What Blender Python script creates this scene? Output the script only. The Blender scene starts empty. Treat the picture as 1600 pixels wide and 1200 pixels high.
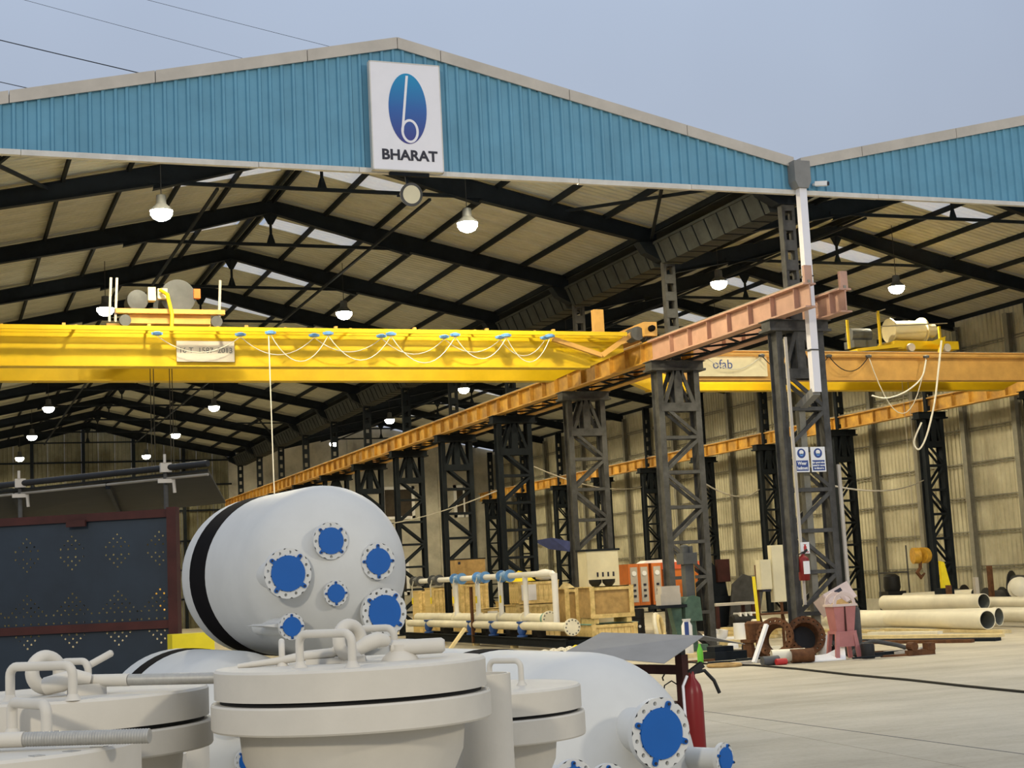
import bpy, bmesh, math, random
from mathutils import Vector, Matrix
random.seed(7)
R = math.radians
scn = bpy.context.scene
COL = scn.collection
# ------------------------------------------------------------------ camera
F, YAW, PITCH, ROLL, CH = 2361.0, R(21.203), R(7.429), R(-2.919), 2.1
_fw = Vector((math.sin(YAW)*math.cos(PITCH), math.cos(YAW)*math.cos(PITCH), math.sin(PITCH)))
_r = Vector((math.cos(YAW), -math.sin(YAW), 0)); _u = _r.cross(_fw)
CR = _r*math.cos(ROLL)+_u*math.sin(ROLL); CU = -_r*math.sin(ROLL)+_u*math.cos(ROLL)
CO = Vector((0, 0, CH))
cam = bpy.data.cameras.new('camera'); cam.sensor_width = 36; cam.lens = F/1600*36; cam.clip_end = 600
camo = bpy.data.objects.new('camera', cam); COL.objects.link(camo)
M = Matrix((CR, CU, -_fw)).transposed().to_4x4(); M.translation = CO; camo.matrix_world = M
scn.camera = camo
def ray(x, y): return _fw+CR*((x-800)/F)-CU*((y-600)/F)
def on(x, y, ax, v):
    d = ray(x, y); return CO+d*((v-CO[ax])/d[ax])
def G(x, y): return on(x, y, 2, 0.0)
def P(x, y, depth): return CO+ray(x, y)*depth
def GD(x, depth):                      # ground point under image column x at a depth
    p = P(x, 930, depth); q = P(x+0, 930+CH*F/depth*0.985, depth); return Vector((q.x, q.y, 0))
def YAT(x, X, z=1.0):                  # Y where the vertical plane through column x meets X
    y = 900.0
    for _ in range(6):
        p = on(x, y, 0, X); y += (p.z-z)*F/max(1, (p-CO).dot(_fw))
    return on(x, y, 0, X).y
# ------------------------------------------------------------------ world, lights, exposure
vs = scn.view_settings; vs.view_transform = 'Standard'; vs.look = 'None'; vs.exposure = 0.0; vs.gamma = 1.0; vs.use_curve_mapping = False
W = bpy.data.worlds.new('overcast_dusk'); scn.world = W; W.use_nodes = True
wn, wl = W.node_tree.nodes, W.node_tree.links
bg = wn['Background']; tc = wn.new('ShaderNodeTexCoord'); sx = wn.new('ShaderNodeSeparateXYZ')
wl.new(tc.outputs['Generated'], sx.inputs[0])
mr = wn.new('ShaderNodeMapRange'); wl.new(sx.outputs['Z'], mr.inputs['Value'])
rp = wn.new('ShaderNodeValToRGB'); wl.new(mr.outputs[0], rp.inputs[0])
e = rp.color_ramp.elements
e[0].position = 0.0; e[0].color = (.40, .41, .46, 1); e[1].position = 1.0; e[1].color = (.74, .82, .96, 1)
q = e.new(.20); q.color = (.385, .44, .535, 1); q = e.new(.40); q.color = (.46, .55, .70, 1)
nz = wn.new('ShaderNodeTexNoise'); nz.inputs['Scale'].default_value = 2.2; nz.inputs['Detail'].default_value = 4
wl.new(tc.outputs['Generated'], nz.inputs['Vector'])
mx = wn.new('ShaderNodeMix'); mx.data_type = 'RGBA'; mx.blend_type = 'MULTIPLY'; mx.inputs['Factor'].default_value = .45
cr2 = wn.new('ShaderNodeValToRGB'); cr2.color_ramp.elements[0].position = .3; cr2.color_ramp.elements[0].color = (.72, .70, .74, 1)
cr2.color_ramp.elements[1].position = .72; cr2.color_ramp.elements[1].color = (1.15, 1.15, 1.15, 1)
wl.new(nz.outputs['Fac'], cr2.inputs[0]); wl.new(rp.outputs[0], mx.inputs[6]); wl.new(cr2.outputs[0], mx.inputs[7])
wl.new(mx.outputs[2], bg.inputs['Color']); bg.inputs['Strength'].default_value = 1.0
def area(name, loc, aim, power, size, col):
    l = bpy.data.lights.new(name, 'AREA'); l.energy = power; l.size = size; l.color = col
    o = bpy.data.objects.new(name, l); COL.objects.link(o); o.location = loc
    o.rotation_euler = (Vector(aim)-Vector(loc)).to_track_quat('-Z', 'Y').to_euler(); return o
area('yard_floodlight_west', (-26, -30, 20), (8, 24, 5), 9500, 3.0, (1, .90, .72))
area('yard_floodlight_east', (34, -26, 20), (10, 22, 3), 6500, 3.0, (1, .90, .72))
# ------------------------------------------------------------------ materials
MT = {}
def mat(name, col, rough=.6, metal=0.0, var=.12, scale=3.0, bump=0.0, bscale=40, dark=None, transl=0, spec=.35):
    m = bpy.data.materials.new(name); m.use_nodes = True; n, l = m.node_tree.nodes, m.node_tree.links
    b = n['Principled BSDF']; b.inputs['Roughness'].default_value = rough; b.inputs['Metallic'].default_value = metal; b.inputs['Specular IOR Level'].default_value = spec
    c = (*col, 1)
    if var or dark:
        t = n.new('ShaderNodeTexCoord'); z = n.new('ShaderNodeTexNoise'); z.inputs['Scale'].default_value = scale; z.inputs['Detail'].default_value = 6
        z.inputs['Roughness'].default_value = .62
        l.new(t.outputs['Object'], z.inputs['Vector'])
        r = n.new('ShaderNodeValToRGB'); r.color_ramp.elements[0].position = .33; r.color_ramp.elements[1].position = .68
        lo = dark if dark else tuple(x*(1-var) for x in col)
        r.color_ramp.elements[0].color = (*lo, 1); r.color_ramp.elements[1].color = (*(min(1, x*(1+var*.6)) for x in col), 1)
        l.new(z.outputs['Fac'], r.inputs[0]); l.new(r.outputs[0], b.inputs['Base Color'])
    else: b.inputs['Base Color'].default_value = c
    if bump:
        t = n.new('ShaderNodeTexCoord'); z = n.new('ShaderNodeTexNoise'); z.inputs['Scale'].default_value = bscale; z.inputs['Detail'].default_value = 4
        l.new(t.outputs['Object'], z.inputs['Vector']); bp = n.new('ShaderNodeBump'); bp.inputs['Strength'].default_value = bump; bp.inputs['Distance'].default_value = .01
        l.new(z.outputs['Fac'], bp.inputs['Height']); l.new(bp.outputs[0], b.inputs['Normal'])
    if transl:
        tr = n.new('ShaderNodeBsdfTranslucent'); tr.inputs['Color'].default_value = c; ms = n.new('ShaderNodeMixShader'); ms.inputs[0].default_value = transl
        l.new(b.outputs[0], ms.inputs[1]); l.new(tr.outputs[0], ms.inputs[2]); l.new(ms.outputs[0], n['Material Output'].inputs[0])
    MT[name] = m; return m
def emis(name, col, s):
    m = bpy.data.materials.new(name); m.use_nodes = True; b = m.node_tree.nodes['Principled BSDF']
    b.inputs['Base Color'].default_value = (*col, 1); b.inputs['Emission Color'].default_value = (*col, 1); b.inputs['Emission Strength'].default_value = s
    MT[name] = m
mat('cladding_blue', (.125, .32, .455), .55, 0, .10, 1.2)
mat('flashing', (.50, .46, .40), .5, 0, .12, 1.5)
mat('trim_white', (.62, .60, .55), .5, 0, .12, 3)
mat('steel_dark', (.012, .016, .021), .8, 0, .3, 2, spec=.15)
mat('steel_grey', (.085, .085, .082), .7, 0, .35, 2.5, dark=(.05, .049, .046), spec=.2)
mat('roof_sheet', (.46, .455, .375), .9, .0, .14, 1.0, spec=.1)
mat('skylight', (.99, .99, .97), .8, 0, 0, transl=.45, spec=.1)
mat('gutter_grey', (.05, .054, .052), .8, 0, .3, 2, spec=.15)
mat('hopper_grey', (.22, .22, .21), .6, 0, .1)
mat('wall_sheet', (.54, .51, .38), .7, 0, .25, .5, dark=(.36, .33, .23), spec=.15)
mat('wall_sheet_dark', (.20, .19, .13), .8, 0, .3, .5, dark=(.11, .10, .06), spec=.1)  # much darker sheet colour, used on the left bay's back wall
mat('wall_rail', (.22, .21, .17), .6, 0, .2)
mat('plaster', (.50, .48, .40), .85, 0, .3, .6, dark=(.32, .30, .25))
mat('crane_yellow', (.62, .42, .005), .5, 0, .10, 1.5)
mat('crane_amber', (.60, .34, .09), .55, 0, .2, 1.5)
mat('runway_amber', (.62, .35, .05), .6, 0, .35, 1.2, dark=(.32, .16, .04))
mat('primer_pink', (.50, .30, .22), .6, 0, .15, 2)
mat('rail_steel', (.30, .27, .22), .5, .3, .2)
mat('white_pl', (.82, .82, .82), .4, 0, .03)
mat('sign_white', (.80, .79, .83), .4, 0, .02)
mat('ink', (.02, .02, .035), .5, 0, 0)
mat('sign_blue', (.035, .07, .25), .5, 0, 0)
mat('sign_red', (.45, .03, .03), .5, 0, 0)
mat('carrier_blue', (.14, .34, .72), .4, 0, .1)
mat('cable_white', (.72, .70, .62), .5, 0, .05)
mat('cable_dark', (.02, .02, .02), .6, 0, 0)
mat('motor_grey', (.09, .095, .10), .6, .1, .2)
mat('vessel_paint', (.56, .525, .455), .6, 0, .09, 2.5, bump=.05, bscale=60)
mat('tank_paint', (.57, .57, .545), .55, 0, .06, 1.6)
mat('cap_blue', (.0, .09, .36), .5, 0, .05)
mat('rubber', (.006, .005, .005), .9, 0, .3, spec=.08)
mat('gasket', (.006, .006, .006), .7, 0, 0)
mat('threaded', (.36, .35, .32), .45, .3, .1, 60)
mat('panel_navy', (.016, .027, .042), .5, .1, .35, .8)
mat('rust_red', (.05, .012, .009), .75, 0, .3, 3)
mat('rust', (.13, .055, .022), .85, .1, .4, 6, bump=.2)
mat('black_stuff', (.012, .012, .012), .55, 0, .3)
mat('tarp_dark', (.009, .010, .009), .9, 0, .4, 1.5)
mat('fire_red', (.19, .010, .010), .35, 0, .05)
mat('canopy_grey', (.25, .243, .23), .75, 0, .08, 4)
mat('white_pipe', (.78, .74, .60), .45, 0, .10, 1.5)
mat('pipe_bore', (.16, .17, .15), .6, 0, .1)
mat('valve_blue', (.035, .10, .34), .4, 0, .15)
mat('crate_wood', (.70, .53, .24), .75, 0, .3, 6, dark=(.50, .36, .13))
mat('ply', (.42, .27, .10), .7, 0, .25, 5)
mat('timber', (.70, .57, .30), .7, 0, .2, 4)
mat('cream', (.70, .64, .44), .5, 0, .08, 2)
mat('orange', (.62, .17, .03), .5, 0, .15, 2)
mat('machine_green', (.07, .13, .10), .5, 0, .25, 5)
mat('bin_pink', (.42, .165, .16), .5, 0, .12, 4)
mat('bin_white', (.62, .50, .46), .5, 0, .1, 4)
mat('yellow_tag', (.85, .68, .02), .5, 0, .1)
mat('tarp_blue', (.05, .07, .22), .6, 0, .2)
mat('teal', (.22, .42, .36), .5, 0, .2)
mat('glass_dark', (.06, .05, .04), .1, 0, .2)
mat('hook_amber', (.55, .30, .03), .5, 0, .25, 8)
mat('green_tag', (.15, .55, .05), .5, 0, 0)
mat('red_orange', (.70, .13, .05), .5, 0, .1)
emis('lamp_glow', (1, .95, .82), 60)
# concrete floor
m = mat('concrete', (.47, .43, .34), .8, 0, .0)
n, l = m.node_tree.nodes, m.node_tree.links; b = n['Principled BSDF']
t = n.new('ShaderNodeTexCoord')
def _noise(scale, detail, stretch=None):
    z = n.new('ShaderNodeTexNoise'); z.inputs['Scale'].default_value = scale; z.inputs['Detail'].default_value = detail; z.inputs['Roughness'].default_value = .65
    if stretch:
        mp = n.new('ShaderNodeMapping'); mp.inputs['Scale'].default_value = stretch; mp.inputs['Rotation'].default_value = (0, 0, R(-20)); l.new(t.outputs['Object'], mp.inputs[0]); l.new(mp.outputs[0], z.inputs['Vector'])
    else: l.new(t.outputs['Object'], z.inputs['Vector'])
    return z
za = _noise(.25, 8); zb = _noise(.9, 10, (.35, 1.4, 1)); zc = _noise(14, 6)
ra = n.new('ShaderNodeValToRGB'); ra.color_ramp.elements[0].position = .3; ra.color_ramp.elements[0].color = (.38, .345, .27, 1); ra.color_ramp.elements[1].position = .7; ra.color_ramp.elements[1].color = (.50, .46, .37, 1); l.new(za.outputs['Fac'], ra.inputs[0])
rb = n.new('ShaderNodeValToRGB'); rb.color_ramp.elements[0].position = .34; rb.color_ramp.elements[0].color = (.86, .85, .83, 1); rb.color_ramp.elements[1].position = .58; rb.color_ramp.elements[1].color = (1.05, 1.05, 1.05, 1); l.new(zb.outputs['Fac'], rb.inputs[0])
rc = n.new('ShaderNodeValToRGB'); rc.color_ramp.elements[0].position = .28; rc.color_ramp.elements[0].color = (.86, .85, .83, 1); rc.color_ramp.elements[1].position = .5; rc.color_ramp.elements[1].color = (1, 1, 1, 1); l.new(zc.outputs['Fac'], rc.inputs[0])
m1 = n.new('ShaderNodeMix'); m1.data_type = 'RGBA'; m1.blend_type = 'MULTIPLY'; m1.inputs['Factor'].default_value = 1; l.new(ra.outputs[0], m1.inputs[6]); l.new(rb.outputs[0], m1.inputs[7])
m2 = n.new('ShaderNodeMix'); m2.data_type = 'RGBA'; m2.blend_type = 'MULTIPLY'; m2.inputs['Factor'].default_value = 1; l.new(m1.outputs[2], m2.inputs[6]); l.new(rc.outputs[0], m2.inputs[7])
l.new(m2.outputs[2], b.inputs['Base Color'])
# logo oval: printed gradient top to bottom
m = mat('logo_oval', (.02, .15, .45), .4, 0, 0); n, l = m.node_tree.nodes, m.node_tree.links
t = n.new('ShaderNodeTexCoord'); s = n.new('ShaderNodeSeparateXYZ'); r = n.new('ShaderNodeValToRGB'); l.new(t.outputs['Generated'], s.inputs[0]); l.new(s.outputs['Z'], r.inputs[0])
r.color_ramp.elements[0].color = (.03, .03, .22, 1); r.color_ramp.elements[1].color = (.0, .26, .50, 1); k = r.color_ramp.elements.new(.5); k.color = (.015, .11, .38, 1)
l.new(r.outputs[0], n['Principled BSDF'].inputs['Base Color'])
# ------------------------------------------------------------------ mesh helpers
def frame_of(d):
    d = Vector(d).normalized(); a = Vector((0, 0, 1)) if abs(d.z) < .95 else Vector((1, 0, 0))
    s = d.cross(a).normalized(); return s, s.cross(d).normalized(), d
class MB:
    def __init__(s): s.v = []; s.f = []
    def add(s, vs_, fs): o = len(s.v); s.v += [tuple(v) for v in vs_]; s.f += [tuple(i+o for i in f) for f in fs]; return s
    def box(s, x0, x1, y0, y1, z0, z1):
        return s.add([(x0, y0, z0), (x1, y0, z0), (x1, y1, z0), (x0, y1, z0), (x0, y0, z1), (x1, y0, z1), (x1, y1, z1), (x0, y1, z1)],
                     [(3, 2, 1, 0), (4, 5, 6, 7), (0, 1, 5, 4), (1, 2, 6, 5), (2, 3, 7, 6), (3, 0, 4, 7)])
    def bar(s, p, q, w, h, up=None):          # rectangular bar p->q: w sideways, h along up
        p, q = Vector(p), Vector(q); d = (q-p).normalized(); up = Vector(up) if up else (Vector((0, 0, 1)) if abs(d.z) < .95 else Vector((0, 1, 0)))
        a = d.cross(up).normalized()*(w/2); c = a.cross(d).normalized()*(h/2)
        vv = [p-a-c, p+a-c, p+a+c, p-a+c, q-a-c, q+a-c, q+a+c, q-a+c]
        return s.add(vv, [(0, 1, 2, 3), (7, 6, 5, 4), (4, 5, 1, 0), (5, 6, 2, 1), (6, 7, 3, 2), (7, 4, 0, 3)])
    def ibeam(s, p, q, w, h, t=.02, up=None):
        p, q = Vector(p), Vector(q); d = (q-p).normalized(); up = Vector(up) if up else (Vector((0, 0, 1)) if abs(d.z) < .95 else Vector((0, 1, 0)))
        a = d.cross(up).normalized(); c = a.cross(d).normalized()
        s.bar(p, q, t, h-t, c); 
        for g in (-1, 1): s.bar(p+c*g*(h-t)/2, q+c*g*(h-t)/2, w, t, c)
        return s
    def tube(s, pts, r, n=10, caps=True):
        pts = [Vector(p) for p in pts]; rings = []
        rr = r if isinstance(r, (list, tuple)) else [r]*len(pts)
        A = None
        for i, p in enumerate(pts):
            d = (pts[min(i+1, len(pts)-1)]-pts[max(i-1, 0)]).normalized()
            if A is None: A, B, _ = frame_of(d)
            else: A = (A-d*A.dot(d)).normalized(); B = A.cross(d)
            rings.append([p+(A*math.cos(2*math.pi*k/n)+B*math.sin(2*math.pi*k/n))*rr[i] for k in range(n)])
        o = [v for g in rings for v in g]; f = []
        for i in range(len(pts)-1):
            for k in range(n): f.append((i*n+k, i*n+(k+1) % n, (i+1)*n+(k+1) % n, (i+1)*n+k))
        if caps: f.append(tuple(range(n-1, -1, -1))); f.append(tuple((len(pts)-1)*n+k for k in range(n)))
        return s.add(o, f)
    def lathe(s, prof, o=(0, 0, 0), axis=(0, 0, 1), n=32, c0=True, c1=True):
        A, B, D = frame_of(axis); o = Vector(o); vv = []; f = []
        for (r, z) in prof:
            for k in range(n): a = 2*math.pi*k/n; vv.append(o+D*z+(A*math.cos(a)+B*math.sin(a))*r)
        for i in range(len(prof)-1):
            for k in range(n): f.append((i*n+k, i*n+(k+1) % n, (i+1)*n+(k+1) % n, (i+1)*n+k))
        if c0: f.append(tuple(range(n-1, -1, -1)))
        if c1: f.append(tuple((len(prof)-1)*n+k for k in range(n)))
        return s.add(vv, f)
    def torus(s, o, axis, R_, r, n=28, m=10):
        A, B, D = frame_of(axis); o = Vector(o); vv = []; f = []
        for i in range(n):
            a = 2*math.pi*i/n; e_ = A*math.cos(a)+B*math.sin(a)
            for j in range(m): b_ = 2*math.pi*j/m; vv.append(o+e_*(R_+r*math.cos(b_))+D*(r*math.sin(b_)))
        for i in range(n):
            for j in range(m): f.append((i*m+j, ((i+1) % n)*m+j, ((i+1) % n)*m+(j+1) % m, i*m+(j+1) % m))
        return s.add(vv, f)
    def prism(s, poly, y0, y1):                # polygon in XZ extruded along Y
        k = len(poly); vv = [(x, y0, z) for x, z in poly]+[(x, y1, z) for x, z in poly]
        f = [tuple(range(k)), tuple(range(2*k-1, k-1, -1))]+[(i, k+i, k+(i+1) % k, (i+1) % k) for i in range(k)]
        return s.add(vv, f)
    def holed_ring(s, r1, r2, rh, nh, t, o, axis, rot=0, seg=8):
        """flange plate of thickness t (towards axis) between radii r1,r2 with nh bolt holes"""
        A, B, D = frame_of(axis); o = Vector(o); rm = (r1+r2)/2; da = math.pi/nh
        for h_ in range(nh):
            c = rot+2*math.pi*h_/nh; out = []; inn = []
            K = seg*2
            for j in range(K):
                t_ = 2*math.pi*(j+.5)/K; u, v = math.cos(t_), math.sin(t_); k_ = max(abs(u), abs(v))
                out.append((rm+(r2-r1)/2*v/k_, c+da*u/k_)); inn.append((rm+rh*v, c+rh*u/rm))
            vv = []
            for z in (0, t):
                for (rr, aa) in out+inn: vv.append(o+D*z+(A*math.cos(aa)+B*math.sin(aa))*rr)
            f = []
            for j in range(K):
                k_ = (j+1) % K
                f.append((j, k_, K+k_, K+j)); f.append((2*K+k_, 2*K+j, 3*K+j, 3*K+k_)); f.append((K+j, K+k_, 3*K+k_, 3*K+j))
            s.add(vv, f)
        n = 48
        for rr in (r1, r2):
            vv = [o+D*z+(A*math.cos(2*math.pi*k/n)+B*math.sin(2*math.pi*k/n))*rr for z in (0, t) for k in range(n)]
            s.add(vv, [(k, (k+1) % n, n+(k+1) % n, n+k) for k in range(n)])
        return s
    def mesh(s, name, smooth=None):
        me = bpy.data.meshes.new(name); me.from_pydata(s.v, [], s.f)
        bm = bmesh.new(); bm.from_mesh(me); bmesh.ops.recalc_face_normals(bm, faces=bm.faces); bm.to_mesh(me); bm.free()
        if smooth:
            me.polygons.foreach_set('use_smooth', [True]*len(me.polygons)); me.set_sharp_from_angle(angle=R(smooth))
        return me
    def build(s, name, m, parent=None, smooth=None): return put(name, s.mesh(name, smooth), m, parent)
def put(name, me, m, parent=None, loc=None, rz=0):
    if not me.materials: me.materials.append(MT[m] if isinstance(m, str) else m)
    o = bpy.data.objects.new(name, me); COL.objects.link(o)
    if parent: o.parent = parent
    if loc is not None: o.location = loc
    if rz: o.rotation_euler = (0, 0, rz)
    return o
def tag(o, label, cat, group=None):
    o['label'] = label; o['category'] = cat
    if group: o['group'] = group
    return o
def thing(name, label, cat, loc=(0, 0, 0), rz=0, group=None):
    o = bpy.data.objects.new(name, None); COL.objects.link(o); o.location = loc; o.rotation_euler = (0, 0, rz); o.empty_display_size = .2
    return tag(o, label, cat, group)
def struct(name, parent_loc=(0, 0, 0)):
    o = bpy.data.objects.new(name, None); COL.objects.link(o); o.location = parent_loc; o['kind'] = 'structure'; return o
def kstruct(o): o['kind'] = 'structure'; return o
def text_mesh(txt, size, bold=0.0, ext=.004):
    cu = bpy.data.curves.new('lettering', 'FONT'); cu.body = txt; cu.size = size; cu.align_x = 'CENTER'; cu.align_y = 'CENTER'; cu.offset = bold; cu.extrude = ext; cu.resolution_u = 4
    o = bpy.data.objects.new('lettering_tmp', cu); COL.objects.link(o); bpy.context.view_layer.update()
    me = bpy.data.meshes.new_from_object(o.evaluated_get(bpy.context.evaluated_depsgraph_get())); bpy.data.objects.remove(o); bpy.data.curves.remove(cu)
    return me
def lettering(txt, size, m, parent, x, y, z, bold=0.0, name='lettering', sx_=1.0):     # stands in the XZ plane facing -Y
    me = text_mesh(txt, size, bold)
    me.transform(Matrix.Rotation(R(90), 4, 'X')); me.transform(Matrix.Diagonal((sx_, 1, 1, 1)))
    return put(name, me, m, parent, (x, y, z))
ORD = ['first', 'second', 'third', 'fourth', 'fifth', 'sixth', 'seventh', 'eighth', 'ninth', 'tenth', 'eleventh', 'twelfth', 'thirteenth', 'fourteenth']
# ------------------------------------------------------------------ setting
Y0, SP, XV, XL, XR_ = 31.56, 6.5, 19.74, -.42, 39.90
RIDGE = (9.66, 29.82); ZTOP = 14.0; SL = .221; YB = 106.5; NF = 12; YG = Y0-.6
def FY(k): return Y0+SP*k
def rz_(X, ridge): return ZTOP-SL*abs(X-ridge)
fl = MB().add([(-120, -60, 0), (140, -60, 0), (140, 160, 0), (-120, 160, 0), (-120, -60, -.3), (140, -60, -.3), (140, 160, -.3), (-120, 160, -.3)], [(0, 1, 2, 3), (7, 6, 5, 4), (0, 4, 5, 1), (1, 5, 6, 2), (2, 6, 7, 3), (3, 7, 4, 0)]).build('floor', 'concrete'); kstruct(fl)
for a, c in (((1000, 1098), (1500, 1165)), ((1090, 1122), (1560, 1208))):
    a, c = G(*a), G(*c); d = (c-a)*.6; MB().bar(a-d, c+d, .02, .004).build('expansion_joint', 'motor_grey' if a.y > G(1090, 1122).y+.5 else 'concrete', fl).location.z = .001
# roofs
def sheet_profile(w, pitch, depth, off=0.0):
    pts = []; k = int(round(w/pitch)); p = w/k
    for i in range(k):
        x = i*p; pts += [(x, 0), (x+p*.60, 0), (x+p*.70, depth), (x+p*.90, depth)]
    pts.append((w, 0)); return pts
def roof_sheet(xa, za, xb, zb, w, pitch=.27, depth=.035):
    mb = MB(); pr = sheet_profile(w, pitch, depth); k = len(pr)
    mb.add([(xa, y, za+d) for y, d in pr]+[(xb, y, zb+d) for y, d in pr], [(i, i+1, k+i+1, k+i) for i in range(k-1)]); return mb
LAB_BAY = ('left', 'right')
for bi, rx in enumerate(RIDGE):
    root = struct('roof_'+LAB_BAY[bi])
    xe = (XL, XV) if bi == 0 else (XV, XR_)
    for sd in (-1, 1):
        xend = rx+sd*(10.08-.05); x0 = rx+sd*.28
        segs = {'full': (x0, xend), 'top': (x0, rx+sd*.45), 'light': (rx+sd*.45, rx+sd*3.42), 'low': (rx+sd*3.42, xend)}
        wsh = SP/6; ms = {}
        for kk, (xa, xb) in segs.items():
            za, zb = rz_(xa, rx)+.12, rz_(xb, rx)+.12
            ms[kk] = roof_sheet(xa, za, xb, zb, wsh-.004).mesh('roof_sheet')
        for k in range(-1, NF):
            ys = FY(k) if k >= 0 else YG+.05
            for i in range(6):
                y = FY(k)+i*wsh
                if y < YG+.0 or y+wsh > YB+.3: continue
                if i == 2 and k >= 0:
                    put('roof_sheet', ms['low'], 'roof_sheet', root, (0, y, 0)); put('skylight_sheet', ms['light'], 'skylight', root, (0, y, 0))
                else: put('roof_sheet', ms['full'], 'roof_sheet', root, (0, y, 0))
        for j in range(7):
            X = rx+sd*(.12+1.62*j); X = X if j < 6 else rx+sd*9.7
            z = rz_(X, rx)
            mb = MB().bar((X, YG, z+.03), (X, YB, z+.03), .07, .17)
            mb.build('purlin', 'steel_dark', root)
    mb = MB(); z = ZTOP+.15
    mb.add([(rx-.34, YG, z-.07), (rx, YG, z+.02), (rx+.34, YG, z-.07), (rx-.34, YB, z-.07), (rx, YB, z+.02), (rx+.34, YB, z-.07)], [(0, 1, 4, 3), (1, 2, 5, 4)]).build('ridge_cap', 'roof_sheet', root)
# front gable cladding
def zbarge(X): return ZTOP+.20-SL*abs(X-(RIDGE[0] if X < XV else RIDGE[1]))
ZG = 11.17
wf = struct('wall_front')
for (xa, xb) in ((XL, XV-.12), (XV+.12, XR_)):
    n_ = 20; w = (xb-xa)/n_
    for i in range(n_):
        pr = sheet_profile(w+.03, .25, -.05); x = xa+i*w-.015; jit = random.uniform(-.006, .006)
        top = [(x+a, YG+d+jit, zbarge(x+a)-.10) for a, d in pr]; bot = [(x+a, YG+d+jit, ZG) for a, d in pr]; k = len(pr)
        rxx = RIDGE[0] if x < XV else RIDGE[1]
        MB().add(bot+top, [(j, j+1, k+j+1, k+j) for j in range(k-1)]).build('cladding_sheet', 'cladding_blue', wf)
# dark inner backing girts of the gable
gs = MB()
for (xa, xb) in ((XL, XV-.12), (XV+.12, XR_)):
    gs.bar((xa, YG+.12, ZG+.10), (xb, YG+.12, ZG+.10), .14, .08)
gs.build('gable_girt', 'steel_dark', wf)
tb = struct('trim_1')                                           # barge flashing
def flash(xa, xb):
    za, zb = zbarge(xa), zbarge(xb)
    MB().add([(xa, YG-.10, za-.26), (xb, YG-.10, zb-.26), (xb, YG-.10, zb), (xa, YG-.10, za), (xa, YG+.35, za+.01), (xb, YG+.35, zb+.01), (xa, YG-.06, za-.26), (xb, YG-.06, zb-.26)],
             [(0, 1, 2, 3), (3, 2, 5, 4), (0, 6, 7, 1), (6, 4, 5, 7), (0, 3, 4, 6), (1, 7, 5, 2)]).build('flashing_piece', 'flashing', tb)
for rx in RIDGE:
    for sd in (-1, 1):
        cuts = [0, 1.0, 4.1, 7.1, 9.98] if sd > 0 else [0, 2.05, 5.3, 8.2, 10.0]
        for a, c in zip(cuts, cuts[1:]):
            xa, xb = rx+sd*(a+.008), rx+sd*(c-.008)
            flash(min(xa, xb), max(xa, xb))
tg = struct('trim_2')                                           # white angle along the gable's lower edge
for (xa, xb) in ((XL, XV-.1), (XV+.16, XR_)):
    cuts = [xa, xa+2.1, xa+6.9, xa+9.1, xa+14.3, xa+17.2, xb]
    for a, c in zip(cuts, cuts[1:]): MB().box(a+.006, c-.006, YG-.08, YG+.05, ZG-.10+random.uniform(-.01, .01), ZG+.012).build('edge_angle', 'trim_white', tg)
# walls
def sheet_wall(name, horizontal, a0, a1, fixed, z0, z1, inward, ztopf=None, w=1.083, m='wall_sheet'):
    root = struct(name); n_ = int((a1-a0)/w+.5); w = (a1-a0)/n_; cache = None
    for i in range(n_):
        a = a0+i*w; pr = sheet_profile(w-.006, .27, .05*inward)
        tops = [ztopf(a+u) if ztopf else z1 for u, d in pr]; k = len(pr)
        if horizontal: vb = [(a+u, fixed+d, z0) for u, d in pr]; vt = [(a+u, fixed+d, tz) for (u, d), tz in zip(pr, tops)]
        else: vb = [(fixed+d, a+u, z0) for u, d in pr]; vt = [(fixed+d, a+u, tz) for (u, d), tz in zip(pr, tops)]
        MB().add(vb+vt, [(j, j+1, k+j+1, k+j) for j in range(k-1)]).build('wall_sheet', m, root)
    return root
wr = sheet_wall('wall_right', False, Y0-.4, YB, XR_, .45, 11.95, -1)
MB().box(XR_-.08, XR_+.15, Y0-.4, YB, 0, .5).build('plinth', 'plaster', wr)
for z in (1.75, 3.15, 4.55, 5.95, 7.35, 9.3, 10.7):
    mb = MB(); mb.bar((XR_-.12, Y0-.3, z), (XR_-.12, YB, z), .05, .05); mb.bar((XR_-.12, Y0-.3, z-.11), (XR_-.12, YB, z-.11), .05, .03); mb.build('girt', 'wall_rail', wr)
for k in range(0, NF):
    for dy in (0, SP/2):
        MB().ibeam((XR_-.28, FY(k)+dy, 0), (XR_-.28, FY(k)+dy, 11.6), .26, .3 if dy else .24, .02, (1, 0, 0)).build('wall_post', 'wall_rail', wr)
wl_ = sheet_wall('wall_left', False, Y0-.4, YB, XL, 0, 11.95, 1, w=3.0)
wb = sheet_wall('wall_back', True, XL, XV-.2, YB, 0, 0, -1, ztopf=lambda X: rz_(X, RIDGE[0])+.1, m='wall_sheet_dark')
for z in (2, 4, 6, 8.1, 9.9, 11.6): MB().bar((XL, YB-.12, z), (XV, YB-.12, z), .06, .12).build('girt', 'steel_dark', wb)
for X in (2.9, 6.3, 9.66, 13, 16.4): MB().ibeam((X, YB-.25, 0), (X, YB-.25, rz_(X, RIDGE[0])), .2, .25, .02).build('wall_post', 'steel_dark', wb)
wp = kstruct(MB().prism([(XV-.2, 0), (XR_, 0), (XR_, 11.8), (RIDGE[1], 14.0), (XV-.2, 11.8)], YB, YB+.25).build('wall_back_right', 'plaster'))
for X in (22.2, 25.2, 28.4, 35.2, 37.6): MB().box(X-.22, X+.22, YB-.22, YB, 0, rz_(X, RIDGE[1])).build('pilaster', 'plaster', wp)
wi = 0
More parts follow.
